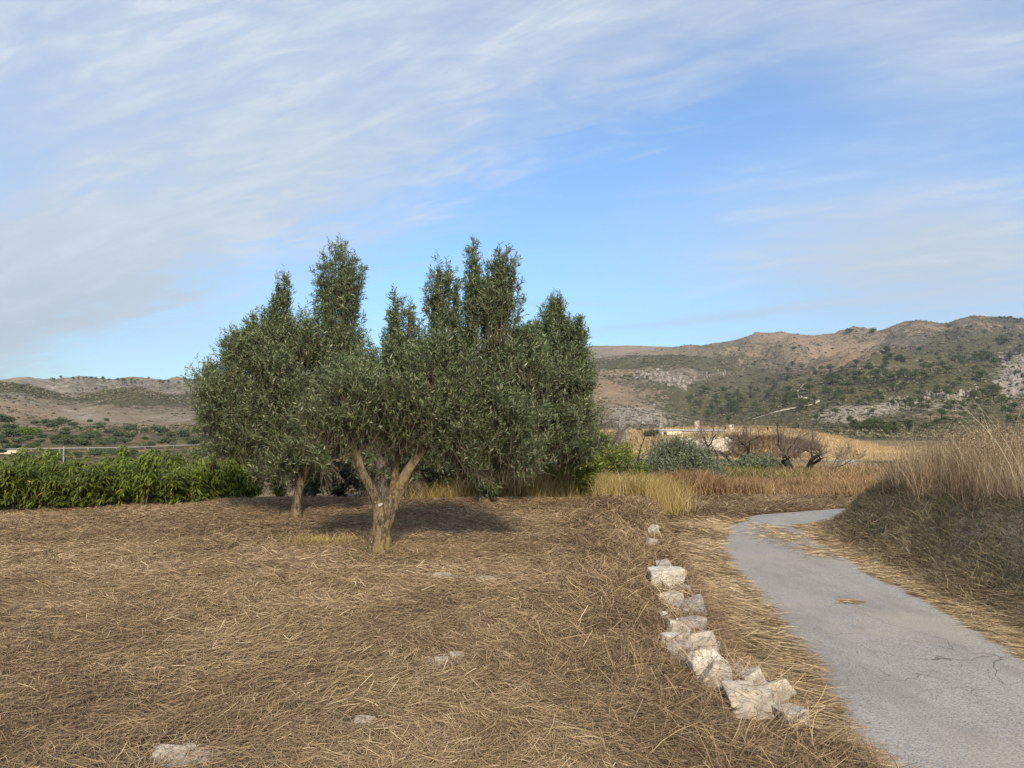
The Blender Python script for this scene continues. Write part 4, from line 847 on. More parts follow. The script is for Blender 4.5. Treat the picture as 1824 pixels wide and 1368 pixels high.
for i in range(56):
    t = rng.random() ** .8; px_ = np.interp(t, [0, .3, .6, 1], [1175, 1205, 1245, 1390]) + rng.normal() * 16; py_ = np.interp(t, [0, .3, .6, 1], [1010, 1085, 1170, 1265]) + rng.normal() * 6; c = on_z(px_, py_, -.03)
    if i < 5:
        w_ = .09; o = mk('rubble_stone', rock_shape(460 + i, (w_, w_ * .8, w_ * .6)), ICO_F, (M_stone, M_stone_g, M_stone_w)[i % 3], None, True); src.append(o)
    else: o = src[i % 5].copy(); COL.objects.link(o)
    k_ = rng.uniform(.5, 1.4) if i < 30 else rng.uniform(1.3, 2.1); o.scale = (k_, k_, k_); o.rotation_euler = (0, 0, rng.uniform(0, 6.28)); o.location = c; tag(o, 'small rubble fragment lying among the larger stones of the tumbled wall', 'stone', 'rubble fragments of the tumbled terrace wall')
c = A(678, 899, -.04); V = rock_shape(431, (.055, .045, .035)); o = mk('wedged_stone', V, ICO3_F if False else ICO_F, M_stone_w, None, True); o.location = c; o.rotation_euler = (0, -.5, 0); tag(o, 'small white stone wedged in the fork of the nearest tree', 'stone')

n = 420; k = rng.integers(0, len(STONE_BOX), n); bx_ = np.array(STONE_BOX)[k]; c = on_z((bx_[:, 0] + bx_[:, 2]) / 2, (bx_[:, 1] + bx_[:, 3]) / 2, .0); w_ = (bx_[:, 2] - bx_[:, 0]) * c[:, 1] / F
x = c[:, 0] + w_ * rng.normal(size=n) * .55; y = c[:, 1] + w_ * (-.45 + rng.normal(size=n) * .5)
lying('straw_over_stones', np.stack([x, y, .01 + .05 * rng.random(n)], -1), .1 + .22 * rng.random(n), .003 + .001 * rng.random(n), M_straw, lift=.05, spread=1.6, tilt=.5, rb=.12)
# ---------------------------------------------------------------- green saplings: hedge along the field edge
def make_sapling(seed, h=1.15, wd=.34, stems=6, per=15, lab='leafy young peach sapling with drooping yellow green leaves'):
    root = empty('sapling'); segs = []; Ps, Ds, Ls = [], [], []
    for q in range(stems):
        b0 = np.array([rng.normal() * .05, rng.normal() * .05, 0]); an = rng.random() * 6.28; ln = h * rng.uniform(.6, 1.02)
        tip = b0 + np.array([math.cos(an) * wd * rng.uniform(.2, 1), math.sin(an) * wd * rng.uniform(.2, 1), ln]); mid_ = (b0 + tip) / 2 + [0, 0, .08] + rng.normal(size=3) * .03
        segs.append(([b0, mid_, tip], [.012, .008, .003]))
        for z_ in range(13):
            t = rng.uniform(.12, 1.0); p = b0 + (tip - b0) * t; Ps.append(p); a2 = rng.random() * 6.28
            Ds.append((math.cos(a2), math.sin(a2), rng.uniform(.1, 1.2))); Ls.append(rng.uniform(.12, .30) * (1.15 - .6 * t))
        Ps.append(tip); Ds.append((rng.normal() * .2, rng.normal() * .2, 1)); Ls.append(.12)
    V, Fc = joinvf([sweep(p, r, 5, 0, 1, 3) for p, r in segs]); mk('stem', V, Fc, M_twig, root)
    P = np.array(Ps); D = nrm(np.array(Ds, float)); L = np.array(Ls); n = len(P); t = (np.arange(per) + .5) / per
    Q = (P[:, None] + D[:, None] * (L[:, None] * t)[..., None]).reshape(-1, 3); m_ = len(Q); side = runit(m_); side[:, 2] *= .4
    dd = nrm(np.repeat(D, per, 0) * .35 + nrm(side) + [0, 0, .1]); S = nrm(np.cross(dd, runit(m_) * .4 + [0, 0, 1.])); LLv = .085 + .06 * rng.random(m_)
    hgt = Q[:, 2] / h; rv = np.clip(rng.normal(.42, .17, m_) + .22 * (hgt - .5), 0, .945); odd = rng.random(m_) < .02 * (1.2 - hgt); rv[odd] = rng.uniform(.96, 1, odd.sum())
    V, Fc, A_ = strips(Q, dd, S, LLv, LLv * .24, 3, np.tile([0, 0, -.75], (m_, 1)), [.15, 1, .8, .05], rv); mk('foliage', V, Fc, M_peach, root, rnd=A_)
    tag(root, lab, 'sapling', 'young peach saplings in the green row behind the field'); return root
protos = [make_sapling(i) for i in range(4)]
spots = []
for row, (off, cnt, a0, a1) in enumerate(((0, 15, -120, 455), (.7, 15, -120, 470), (1.5, 15, -110, 480), (2.4, 13, -100, 470))):
    for q in range(cnt):
        px = a0 + (a1 - a0) * (q + .5 * (row % 2) + rng.uniform(-.2, .2)) / cnt; Yr = np.interp(px, [-150, 0, 300, 430, 480], [13.0, 13.3, 14.1, 15.6, 16]) + off
        spots.append(((px - CX) / F * Yr, Yr, np.interp(px, [0, 150, 200, 230, 290, 320, 450], [.95, .93, 1.08, 1.0, .92, 1.08, 1.05]) * rng.uniform(.88, 1.06)))
for px in (500, 560, 610, 660): spots.append(((px - CX) / F * 17.6, 17.6, .8))
for px, Yr, s_ in ((790, 17.8, .8), (830, 17.4, .85)): spots.append(((px - CX) / F * Yr, Yr, s_))
first = {}
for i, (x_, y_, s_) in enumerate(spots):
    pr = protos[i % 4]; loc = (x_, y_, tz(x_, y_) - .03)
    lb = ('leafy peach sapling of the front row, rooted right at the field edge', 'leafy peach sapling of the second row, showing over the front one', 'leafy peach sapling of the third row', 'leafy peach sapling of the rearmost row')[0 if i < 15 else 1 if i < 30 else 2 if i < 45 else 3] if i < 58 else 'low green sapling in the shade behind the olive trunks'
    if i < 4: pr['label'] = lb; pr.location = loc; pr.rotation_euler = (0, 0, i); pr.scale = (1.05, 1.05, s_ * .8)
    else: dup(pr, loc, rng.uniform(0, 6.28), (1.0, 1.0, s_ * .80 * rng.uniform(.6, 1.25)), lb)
# taller sapling clump at the right end of the trees
def leafy_bush(name, label, catg, px, py0, Y, ells, n, per, SL, LL, LW, mat, group=None, stem=.02, nst=8, tw=True, **kw):
    c = at(px, py0, Y); c = np.array([c[0], Y, tz(c[0], Y)]); root = empty(name, c); tag(root, label, catg, group)
    ob, P, D, L = crown('foliage', root, ells, n, per, SL, LL, LW, mat, **kw)
    limbs(root, 'stem', reach(c, ells, nst, stem), M_twig_grey if not tw else M_twig, 6, .1, 5, 4); return root
leafy_bush('sapling', 'tall yellow green sapling with orange leaves at the right edge of the olive crowns', 'sapling', 1020, 860, 16.4,
           [ell(1000, 800, 16.4, 45, 50, 50), ell(1046, 780, 16.6, 32, 62, 40), ell(1062, 800, 16.2, 24, 40, 40), ell(1020, 840, 16.3, 50, 30, 40), ell(960, 830, 16.8, 50, 40, 40), ell(1060, 830, 16.8, 30, 25, 30)], 900, 14, .35, .12, .03, M_peach, up=.5, out=.5, rnd=.5, spread=.9, curl=.3)
# dead leaning branch bush
leafy_bush('shrub', 'straggly thorny shrub with sparse yellow green leaves below the steel pylon', 'shrub', 1100, 860, 19.5,
           [ell(1110, 820, 19.5, 50, 30, 40), ell(1075, 815, 19.5, 30, 30, 30), ell(1135, 840, 19.4, 30, 20, 30)], 420, 8, .5, .09, .03, M_peach, up=.5, out=.6, rnd=.7, nst=16, stem=.035)
# silvery young olive bush right
leafy_bush('olive_bush', 'round silvery olive bush growing behind the bend of the road', 'olive bush', 1215, 888, 25,
           [ell(1212, 838, 25, 62, 36, 60), ell(1205, 815, 25, 42, 26, 40), ell(1195, 828, 25, 34, 22, 40), ell(1175, 845, 25, 24, 20, 30), ell(1255, 850, 25, 34, 20, 40), ell(1210, 812, 25, 20, 14, 22), ell(1190, 865, 24.8, 40, 16, 30)], 3600, 14, .45, .11, .028, M_olive_b, up=.9, out=.5, rnd=.4, nst=12, stem=.04)
leafy_bush('olive_bush', 'small dull olive bush partly hidden between the silvery bush and the spreading bare tree', 'olive bush', 1345, 870, 33,
           [ell(1350, 840, 33, 50, 24, 50), ell(1310, 850, 33, 26, 16, 30)], 1500, 10, .5, .14, .035, M_olive_b, up=.7, out=.6, rnd=.5, nst=8, stem=.04)
leafy_bush('shrub', 'low weedy olive green shrub behind the golden grass left of the silvery bush', 'shrub', 1130, 880, 22,
           [ell(1120, 850, 22, 60, 22, 50), ell(1070, 850, 21, 40, 20, 50)], 1300, 10, .4, .10, .025, M_shrub, up=.6, out=.6, rnd=.6)

# ---------------------------------------------------------------- bare almond trees
def bare_tree(label, px, py, Y, H, arms, seed, depth=5, name='bare_tree', spreadf=1.0):
    g = np.random.default_rng(seed); c = at(px, py, Y); c = np.array([c[0], Y, tz(c[0], Y)]); root = empty(name, c); tag(root, label, 'tree'); big, small = [[], [], [], []], [[], [], [], []]
    def grow(p, d, l, r, lv):
        segs = 3; q = p
        for s in range(segs):
            d = d + g.normal(size=3) * .20 + np.array([0, 0, .05 * (lv > 1)]); d = d / np.linalg.norm(d); nq = q + d * l / segs; r1 = r * (1 - .18)
            T = big if lv < 3 else small
            T[0].append(q); T[1].append(nq); T[2].append(r); T[3].append(r1); q = nq; r = r1
            if lv < depth and (s > 0 or lv > 1):
                for _ in range(2 if lv > 1 else 1):
                    nd = d + g.normal(size=3) * .75 * spreadf + np.array([0, 0, .30]); nd /= np.linalg.norm(nd); grow(q, nd, l * g.uniform(.5, .72), r * .55, lv + 1)
    for (dx, dz, l, r) in arms:
        d = np.array([dx, g.normal() * .35, dz]); grow(np.array([0, 0, 0.]), d / np.linalg.norm(d), l, r, 1)
    for T, nm, mt, k, rmin in ((big, 'trunk', M_bark_dead, 7, .012), (small, 'twig', M_twig_grey, 3, .0035)):
        if T[0]: V, Fc = prisms(np.array(T[0]), np.array(T[1]), np.maximum(np.array(T[2]), rmin), np.maximum(np.array(T[3]), rmin), k); mk(nm, V, Fc, mt, root, nm == 'trunk')
    return root
bare_tree('wide spreading bare dark almond tree with a forked trunk beyond the road bend', 1432, 858, 33, 2.4, [(-.9, .8, 1.5, .14), (.75, 1.0, 1.4, .13), (-1.4, .75, 1.9, .09), (1.6, .55, 1.7, .08), (.1, 1.3, 1.2, .1)], 5)
bare_tree('bare almond tree with crooked black limbs in front of the white rock cut', 1322, 850, 36, 2.6, [(.5, 1.3, 1.5, .13), (-.9, 1.0, 1.6, .13), (.2, 1.5, 1.6, .09), (-.1, 1.2, 1.3, .08)], 17)
bare_tree('small bare tree tangled in brush beside the silvery olive bush', 1285, 845, 34, 2.6, [(-.5, 1.3, 1.6, .12), (.2, 1.2, 1.3, .08)], 23)
bare_tree('leaning leafless shrub below the steel pylon', 1112, 850, 30, 2.0, [(.6, 1.0, 1.4, .08), (-.8, 1.0, 1.3, .07), (0, 1.4, 1.5, .06)], 29)
bare_tree('bare brushy sapling at the far left of the golden grass', 1085, 850, 34, 2.2, [(-.3, 1.3, 1.5, .06), (.4, 1.3, 1.4, .06)], 31)

# ---------------------------------------------------------------- distance: bushes, pines, crags
def blob_foliage(name, root, ells, n, sz, mat, seed=0, zl=None):
    k = rng.choice(len(ells), n, p=np.array([np.prod(r) ** (2 / 3) for c, r in ells]) / sum(np.prod(r) ** (2 / 3) for c, r in ells))
    C = np.array([c for c, r in ells])[k]; Rr = np.array([r for c, r in ells])[k]; U = runit(n) * (rng.random((n, 1)) ** .3); P = C + U * Rr
    D = nrm(nrm(U) * .6 + runit(n) + [0, 0, .3]); S = nrm(np.cross(D, runit(n))); lm = fbm(P / np.mean(Rr) * 1.6, 2, seed)
    V, Fc, A_ = rhomb(P, D, S, sz * (.6 + .8 * rng.random(n)), sz * .6 * (.6 + .8 * rng.random(n)), np.clip(rng.normal(.5, .2, n) + .3 * lm, 0, 1)); return mk(name, V, Fc, mat, root, rnd=A_)
def bush_proto(name, mat, seed, w_=1.0, h_=.7):
    root = empty(name); g = np.random.default_rng(seed)
    es = [(np.array([g.uniform(-.55, .55) * w_, g.uniform(-.55, .55) * w_, h_ * g.uniform(.35, .95)]), np.array([.5, .5, .4]) * g.uniform(.6, 1.1) * [w_, w_, h_]) for _ in range(7)]
    blob_foliage('foliage', root, es, 1500, .16, mat, seed); V, Fc = joinvf([sweep([(0, 0, -.3), (g.normal() * .1, 0, .1), tuple(c)], [.06, .05, .02], 5, 0, 1, 2) for c, r in es[:4]]); mk('stem', V, Fc, M_bark_dead, root); return root
def pine_proto(seed):
    root = empty('pine_tree'); g = np.random.default_rng(seed)
    V, Fc = sweep([(0, 0, -.1), (g.normal() * .015, g.normal() * .015, .3), (g.normal() * .04, g.normal() * .04, .85)], [.035, .025, .008], 6, .1, seed, 3); mk('trunk', V, Fc, M_bark_dead, root, True)
    es = [(np.array([g.normal() * .13, g.normal() * .13, g.uniform(.42, .9)]), np.array([.2, .2, .11]) * g.uniform(.7, 1.2)) for _ in range(8)]
    blob_foliage('crown', root, es, 800, .075, M_pine, seed); return root
def scatter(protos, pts, sizes, label, group, used, catg, sq=1.0):
    lab_ = label
    for i, (p, s_) in enumerate(zip(pts, sizes)):
        if callable(lab_): label = lab_(*[float(v) for v in project(p[0], p[1], p[2])])
        k = i % len(protos)
        zsc = s_ * sq * rng.uniform(.85, 1.15)
        if k not in used:
            o = protos[k]; used.add(k); o.location = p; o.rotation_euler = (0, 0, rng.uniform(0, 6)); o.scale = (s_, s_, zsc)
            tag(o, label, catg, group)
        else:
            o = dup(protos[k], p, rng.uniform(0, 6), (s_, s_, zsc), label, group); o['category'] = catg
        yield o
def pine_label(px, py):
    if py < 622: return 'distant pine on the upper slope close under the right ridge line'
    if px < 1370: return 'dark pine in the shaded valley behind the golden knoll'
    if px < 1470: return 'green pine beside the pale winding hill track'
    if py > 752: return 'green pine at the foot of the hill just above the dry bank grass'
    if py > 722: return 'green pine on the slope below the long pale cliff'
    if px < 1590: return 'green pine in the open stand between the hill track and the long cliff'
    if py > 690: return 'green pine growing level with the long pale cliff'
    return 'green pine on the hillside above the long pale cliff'
def bush_label(px, py):
    if py > 803: return 'grey green bush in the rough pasture between the guard rail and the sapling row'
    if px < 90: return 'grey green bush around the bright green trees at the far left'
    if px < 210: return 'grey green bush on the middle of the left slope, near the large dark round bush'
    return 'grey green bush on the right part of the left slope, towards the olive trees'
pines = [pine_proto(500 + i) for i in range(4)]; usedp = set()
def cloud_px(regs, n):
    X, Yp = [], []
    tot = sum(r[4] for r in regs)
    for (x0, y0, rx, ry, w_) in regs:
        m_ = int(round(n * w_ / tot)); X.append(x0 + rx * rng.normal(size=m_) * .55); Yp.append(y0 + ry * rng.normal(size=m_) * .55)
    return np.concatenate(X), np.concatenate(Yp)
X, Yp = cloud_px([(1500, 690, 130, 45, 5), (1640, 665, 130, 32, 3), (1760, 640, 80, 16, 1.6), (1740, 730, 110, 40, 4), (1300, 725, 60, 28, 2.5), (1410, 725, 70, 22, 2), (1700, 590, 60, 8, .4), (1550, 764, 40, 10, 1.6), (1600, 772, 40, 8, .8), (1790, 610, 50, 14, 1)], 300)
ok_ = (X < 1850) & (X > 1180) & (Yp > 572); pt, ok = hit(X[ok_], Yp[ok_]); pt = pt[ok & (pt[:, 1] > 230)]
list(scatter(pines, pt, rng.uniform(4.5, 9.0, len(pt)) * np.clip(pt[:, 1] / 520, .6, 1.1), pine_label, 'pines on the right hillside', usedp, 'pine tree', .8))
# trees along the two skylines
X = np.array([92, 97, 108, 130, 140, 148, 154, 162, 171, 183, 194, 210, 218, 222, 234, 240, 284, 290, 300, 318, 330, 338, 346]); Yp = np.interp(X, [60, 150, 230, 300, 350], [680, 678, 684, 687, 683])
pt, ok = hit(X, Yp, 700); list(scatter(pines, pt[ok], rng.uniform(5, 8, ok.sum()), 'tiny tree standing on the far left ridge line', 'trees on the far left skyline', usedp, 'tree', 1.0))
X = np.array([1509, 1513, 1517, 1552, 1557, 1774, 1780, 1784, 1790, 1795, 1800, 1806, 1812, 1818]); Yp = np.interp(X, [1500, 1520, 1560, 1770, 1800, 1824], [597, 594, 596, 570, 573, 575])
pt, ok = hit(X, Yp, 900); list(scatter(pines, pt[ok], rng.uniform(6, 9, ok.sum()), 'tiny tree standing on the right ridge line', 'trees on the right skyline', usedp, 'tree', 1.0))
# bushes on the low slope at the left
bushes = [bush_proto('bush', M_shrub, 520 + i) for i in range(3)]; usedb = set()
X = np.array([10, 18, 35, 60, 82, 90, 100, 115, 128, 140, 150, 160, 172, 118, 138, 150, 168, 180, 200, 232, 222, 255, 238, 182, 198, 285, 300, 330, 350, 370, 20, 5, 45, 30, 62, 48, 190, 160, 205, 120, 345, 15, 75])
Yp = np.array([752, 778, 790, 755, 756, 762, 757, 775, 760, 765, 785, 783, 764, 792, 790, 794, 774, 760, 772, 768, 790, 770, 762, 792, 785, 776, 790, 778, 770, 785, 765, 790, 772, 798, 796, 785, 750, 752, 790, 752, 792, 800, 780])
S_ = np.array([22, 22, 16, 12, 16, 14, 20, 14, 12, 10, 14, 16, 13, 22, 16, 18, 12, 10, 14, 16, 14, 13, 10, 16, 12, 9, 18, 20, 16, 16, 18, 16, 14, 15, 14, 13, 8, 8, 12, 9, 22, 14, 13])
X = np.r_[X, rng.uniform(-20, 420, 90)]; Yp = np.r_[Yp, rng.uniform(768, 800, 46), rng.uniform(806, 824, 44)]; S_ = np.r_[S_, rng.uniform(7, 17, 90)]
pt, ok = hit(X, Yp, 60, 600); S_ = S_[ok]; pt = pt[ok]
list(scatter(bushes, pt, S_ * pt[:, 1] / F * .85, bush_label, 'bushes on the left slope', usedb, 'bush', .85))
bb = bush_proto('bush', M_shrub_b, 531)
for lab, px, py, s_ in (('bright green leafy tree standing out among the grey bushes at the left', 42, 775, 24), ('smaller bright green tree right beside the larger one at the left', 68, 772, 15)):
    pt, ok = hit([px], [py], 125, 600); p = pt[0]
    o = bb if s_ == 24 else dup(bb, p, 1.3); o.location = p; k = s_ * p[1] / F * .7; o.scale = (k, k, k); tag(o, lab, 'tree')
bd = bush_proto('bush', M_pine, 533)
for i, (lab, px, py, s_) in enumerate((('large very dark round bush on the left slope', 103, 787, 22), ('dark conical bush just above the left guard rail', 62, 800, 18), ('compact dark bush at the right of the left slope', 260, 783, 10), ('dark bush rising in front of the far road', 238, 808, 12),
        ('spreading dark green thicket beside the low concrete reservoir', 1155, 777, 26), ('small dark tree standing behind the thicket by the reservoir', 1138, 768, 9), ('tiny shrub against the grey reservoir slab', 1238, 777, 4), ('low shrub near the left end of the reservoir', 1213, 772, 7), ('small shrub on the grassy lip of the white rock cut', 1252, 781, 5),
        ('single small shrub on the right flank of the golden knoll', 1524, 806, 5), ('grey bush growing from the foot of the white rock cut', 1264, 806, 8))):
    lo = 76 if px > 1000 else 70
    pt, ok = hit([px], [py], lo, 600); p = pt[0]; o = bd if i == 0 else dup(bd, p, i * 1.1); o.location = p; k = s_ * p[1] / F * .72; o.scale = (k * (1.5 if i == 4 else 1), k, k * (.7 if i == 4 else 1)); tag(o, lab, 'bush')
# maquis: low scrub over all hills, too many to count
def maquis():
    n = 150000; az = np.radians(rng.uniform(-38, 38, n)); rr = np.exp(rng.uniform(math.log(230), math.log(2300), n)); X = np.sin(az) * rr; Y = np.cos(az) * rr; Z = terrain(X, Y)
    mk_ = masks(X, Y, Z, True); nz = fbm(np.stack([X, Y], -1) * .02, 3, 250); keep = rng.random(n) < np.clip((mk_[:, 0] - .25) * 1.1 + .6 * nz, .04, .9); X, Y, Z, rr = X[keep], Y[keep], Z[keep], rr[keep]; n = len(X)
    O = np.array([(1, 0, 0), (-1, 0, 0), (0, 1, 0), (0, -1, 0), (0, 0, 1), (0, 0, -.4)], float); Fo = np.array([(0, 2, 4), (2, 1, 4), (1, 3, 4), (3, 0, 4), (2, 0, 5), (1, 2, 5), (3, 1, 5), (0, 3, 5)])
    s = (.4 + 1.1 * rng.random(n) ** 2) * np.clip(rr / 700, .5, 1.4); V = O[None] * (s[:, None, None] * rng.uniform(.6, 1.3, (n, 6, 1))) * [1.3, 1.3, .8] + rng.normal(size=(n, 6, 3)) * s[:, None, None] * .15
    V = V + np.stack([X, Y, Z + s * .25], -1)[:, None]; Fc = (Fo[None] + (np.arange(n) * 6)[:, None, None]).reshape(-1, 3)
    tag(mk('scrub', V, Fc, M_scrub, rnd=np.repeat(rng.random(n), 6)), None, None, None, 'stuff')
maquis()
# crags of pale limestone standing out of the slopes
def crag(label, line, width, height, cnt, mat, seed, name='limestone_crag', lo=230):
    cnt = int(cnt * 1.8); g = np.random.default_rng(seed); L = np.array(line, float); t = g.random(cnt); s = np.linspace(0, 1, len(L)); px = np.interp(t, s, L[:, 0]); py = np.interp(t, s, L[:, 1]) + g.normal(size=cnt) * width * .5
    pt, ok = hit(px, py, lo); parts = []; o0 = pt[ok][0].copy()
    for i, p in enumerate(pt[ok]):
        k = p[1] / F; w_ = g.uniform(.3, .9) * width * k * .8; h_ = g.uniform(.3, 1.0) ** 1.3 * height * k * .75
        V = rock_shape(seed * 31 + i, (w_ * g.uniform(.7, 1.6), w_, h_ * 1.5), rough=.2, hi=False, box=.75, planes=14); parts.append((V + (p - o0) + [0, 0, -h_ * .1], ICO3_F))
    V, Fc = joinvf(parts); o = mk(name, V, Fc, mat, None, False); o.location = o0; tag(o, label, 'rock outcrop'); return o
crag('long jagged grey limestone cliff crossing the middle of the right hillside', [(1580, 728), (1610, 718), (1650, 712), (1675, 702), (1690, 712), (1725, 702), (1740, 700)], 9, 13, 75, M_cliff, 41)
crag('broken low line of pale rocks running down from the long cliff', [(1470, 742), (1500, 738), (1530, 740), (1560, 736), (1585, 730)], 8, 7, 55, M_cliff, 42)
crag('bright steep rock face at the right edge of the picture', [(1802, 690), (1812, 672), (1824, 660), (1840, 660)], 14, 24, 30, M_cliff, 43)
crag('scattered pale rocks above the bright rock face', [(1760, 690), (1785, 680), (1800, 655), (1780, 640)], 10, 9, 30, M_cliff, 44)
crag('grey cliff band in the gorge left of the hill track', [(1130, 668), (1160, 668), (1190, 676), (1215, 684), (1240, 676)], 9, 12, 55, M_cliff, 45)
crag('small dark pinnacles closing the gorge cliff on the right', [(1255, 672), (1280, 666), (1295, 664)], 5, 9, 16, M_cliff, 46)
crag('pale rocky flank behind the thicket and the reservoir', [(1120, 752), (1145, 745), (1165, 738), (1185, 752), (1175, 760)], 14, 7, 60, M_cliff, 47)
crag('white quarried rock cut in the side of the golden knoll', [(1212, 793), (1235, 796), (1262, 800), (1285, 797), (1303, 797)], 13, 17, 70, M_chalk, 48, 'rock_cut', 70)
crag('pale stones showing along the knoll right of the white cut', [(1400, 806), (1425, 802), (1450, 800)], 5, 4, 22, M_chalk, 49, 'rock_ledge', 70)
crag('grey stony ledge at the foot of the knoll behind the bare tree', [(1470, 818), (1500, 826), (1525, 838)], 12, 5, 36, M_cliff, 50, 'rock_ledge', 60)
crag('broken line of pale stones in the pasture below the thicket', [(1130, 812), (1150, 814), (1165, 816)], 3, 3, 16, M_chalk, 51, 'rock_ledge', 45)
# brown brush hanging on the cut, dry grass on the knoll
def knoll_grass():
    n = 26000; pxv = rng.uniform(1050, 1620, n); Yv = rng.uniform(80, 128, n); x = (pxv - CX) / F * Yv; n1 = fbm(np.stack([x, Yv], -1) * .12, 3, 260); k = n1 + .6 * rng.random(n) > -.02; x, Yv = x[k], Yv[k]
    upright('knoll_grass', x, Yv, .15 + .35 * rng.random(len(x)), np.full(len(x), .06), M_knoll, .4, segs=2, rb=.05 + .25 * fbm(np.stack([x, Yv], -1) * .07, 2, 262), bendy=.3)
    n = 7000; pxv = rng.uniform(1290, 1460, n); Yv = rng.uniform(84, 91, n); x = (pxv - CX) / F * Yv; upright('brown_brush', x, Yv, .3 + .6 * rng.random(n), np.full(n, .06), M_straw_brown, .4, segs=3, rb=-.22, bendy=.4)
knoll_grass()

# reservoir, chambers, pylon, cables, far road
def yon(px, py, Y): return at(px, py, Y)
YR = 104
p0, p1 = yon(1180, 771, YR), yon(1345, 764, YR + 6); zb_ = tz(p0[0], YR)
root = empty('reservoir', (p0[0], YR, zb_)); tag(root, 'long low concrete reservoir with a pale grey roof slab on the knoll', 'reservoir')
top = yon(1200, 767, YR)[2]; ht = max(top - zb_, .5); ln = 5.2
V, Fc = boxes([(1.3, 2.0, ht / 2 - .3, 2.6, 4, ht + .6, 0)]); mk('wall', V, Fc, M_cream, root)
V, Fc = boxes([(5.6, 2.6, ht * .52 - .3, 6.0, 3.4, ht * .86 + .6, .0), (10.6, 3.3, ht * .42 - .3, 4.2, 2.6, ht * .7 + .6, 0)]); mk('side_wall', V, Fc, M_conc, root)
V, Fc = boxes([(1.3, 2.0, ht + .06, 2.9, 4.3, .12, 0), (5.7, 2.6, ht * .95 + .05, 6.2, 3.8, .10, 0), (10.7, 3.4, ht * .77 + .05, 4.4, 3.0, .10, 0)]); mk('roof_slab', V, Fc, M_grayroof, root)
V, Fc = boxes([(.35, -.01, ht * .42, .42, .05, ht * .75, 0)]); mk('door', V, Fc, M_dark, root)
for lab, px, py0, py1, wpx, Y in (('tall cream concrete vent tower standing behind the reservoir', 1241, 765, 750, 6.5, 112), ('short cream concrete valve box on the knoll right of the tower', 1302, 764, 757, 6.5, 113)):
    b = yon(px, py0, Y); t = yon(px, py1, Y); s_ = wpx * Y / F; z0 = tz(b[0], Y); h = t[2] - z0
    root = empty('vent_tower' if py1 == 750 else 'valve_box', (b[0], Y, z0)); tag(root, lab, 'tower' if py1 == 750 else 'box')
    V, Fc = boxes([(0, 0, h / 2 - .2, s_, s_, h + .4, .25)]); mk('shaft', V, Fc, M_cream, root); V, Fc = boxes([(0, 0, h + .035, s_ * 1.15, s_ * 1.15, .07, .25)]); mk('cap', V, Fc, M_conc, root)
    V, Fc = boxes([(.13, -s_ * .5, h * .78, .16, .09, .2, .25)]); mk('opening', V, Fc, M_dark, root)
# lattice pylon
YP = 92; pb = yon(1108, 812, YP); z0 = tz(pb[0], YP); root = empty('pylon', (pb[0], YP, z0)); tag(root, 'grey steel lattice pylon with a Y shaped head in front of the hills', 'pylon')
def pz(py): return yon(1108, py, YP)[2] - z0
zt = pz(752); zh = pz(742); ztop = pz(728); wb_, wt = .62, .24; P0, P1 = [], []
for sx in (-1, 1):
    for sy in (-1, 1): P0.append((sx * wb_, sy * wb_, -.5)); P1.append((sx * wt, sy * wt, zh))
lv = np.linspace(0, zh, 13)
for i in range(12):
    w0 = wb_ + (wt - wb_) * lv[i] / zh; w1 = wb_ + (wt - wb_) * lv[i + 1] / zh
    for (ax, ay, bx, by) in ((-1, -1, 1, -1), (1, -1, 1, 1), (1, 1, -1, 1), (-1, 1, -1, -1)):
        P0.append((ax * w0, ay * w0, lv[i])); P1.append((bx * w1, by * w1, lv[i + 1])); P0.append((bx * w0, by * w0, lv[i])); P1.append((ax * w1, ay * w1, lv[i + 1]))
V, Fc = prisms(P0, P1, .035, .035, 4); mk('mast', V, Fc, M_steel, root)
P0, P1 = [], []
for s in (-1, 1):
    for yo in (-.12, .12):
        P0 += [(s * wt, yo, zh), (s * .05, yo, zh - .1)]; P1 += [(s * .95, yo, ztop), (s * .62, yo, ztop)]
    for q in range(6):
        f0, f1 = q / 6, (q + 1) / 6; P0.append((s * (wt + (.95 - wt) * f0), -.12, zh + (ztop - zh) * f0)); P1.append((s * (.05 + .57 * f1), .12, zh - .1 + (ztop - zh + .1) * f1))
V, Fc = prisms(P0, P1, .03, .03, 4); mk('forked_head', V, Fc, M_steel, root)
V, Fc = prisms([(-1.5, -.1, ztop), (-1.5, .1, ztop), (-1.1, 0, zt), (-.4, -.3, zt)], [(1.5, -.1, ztop), (1.5, .1, ztop), (1.3, 0, zt), (1.2, .1, zt + .01)], .04, .04, 4); mk('crossarm', V, Fc, M_steel, root)
P0 = [(sx, 0, ztop) for sx in (-1.4, 0, 1.4)]; V, Fc = prisms(P0, [(p[0], 0, p[2] + .25) for p in P0], .05, .03, 5); mk('insulator', V, Fc, M_dark, root)
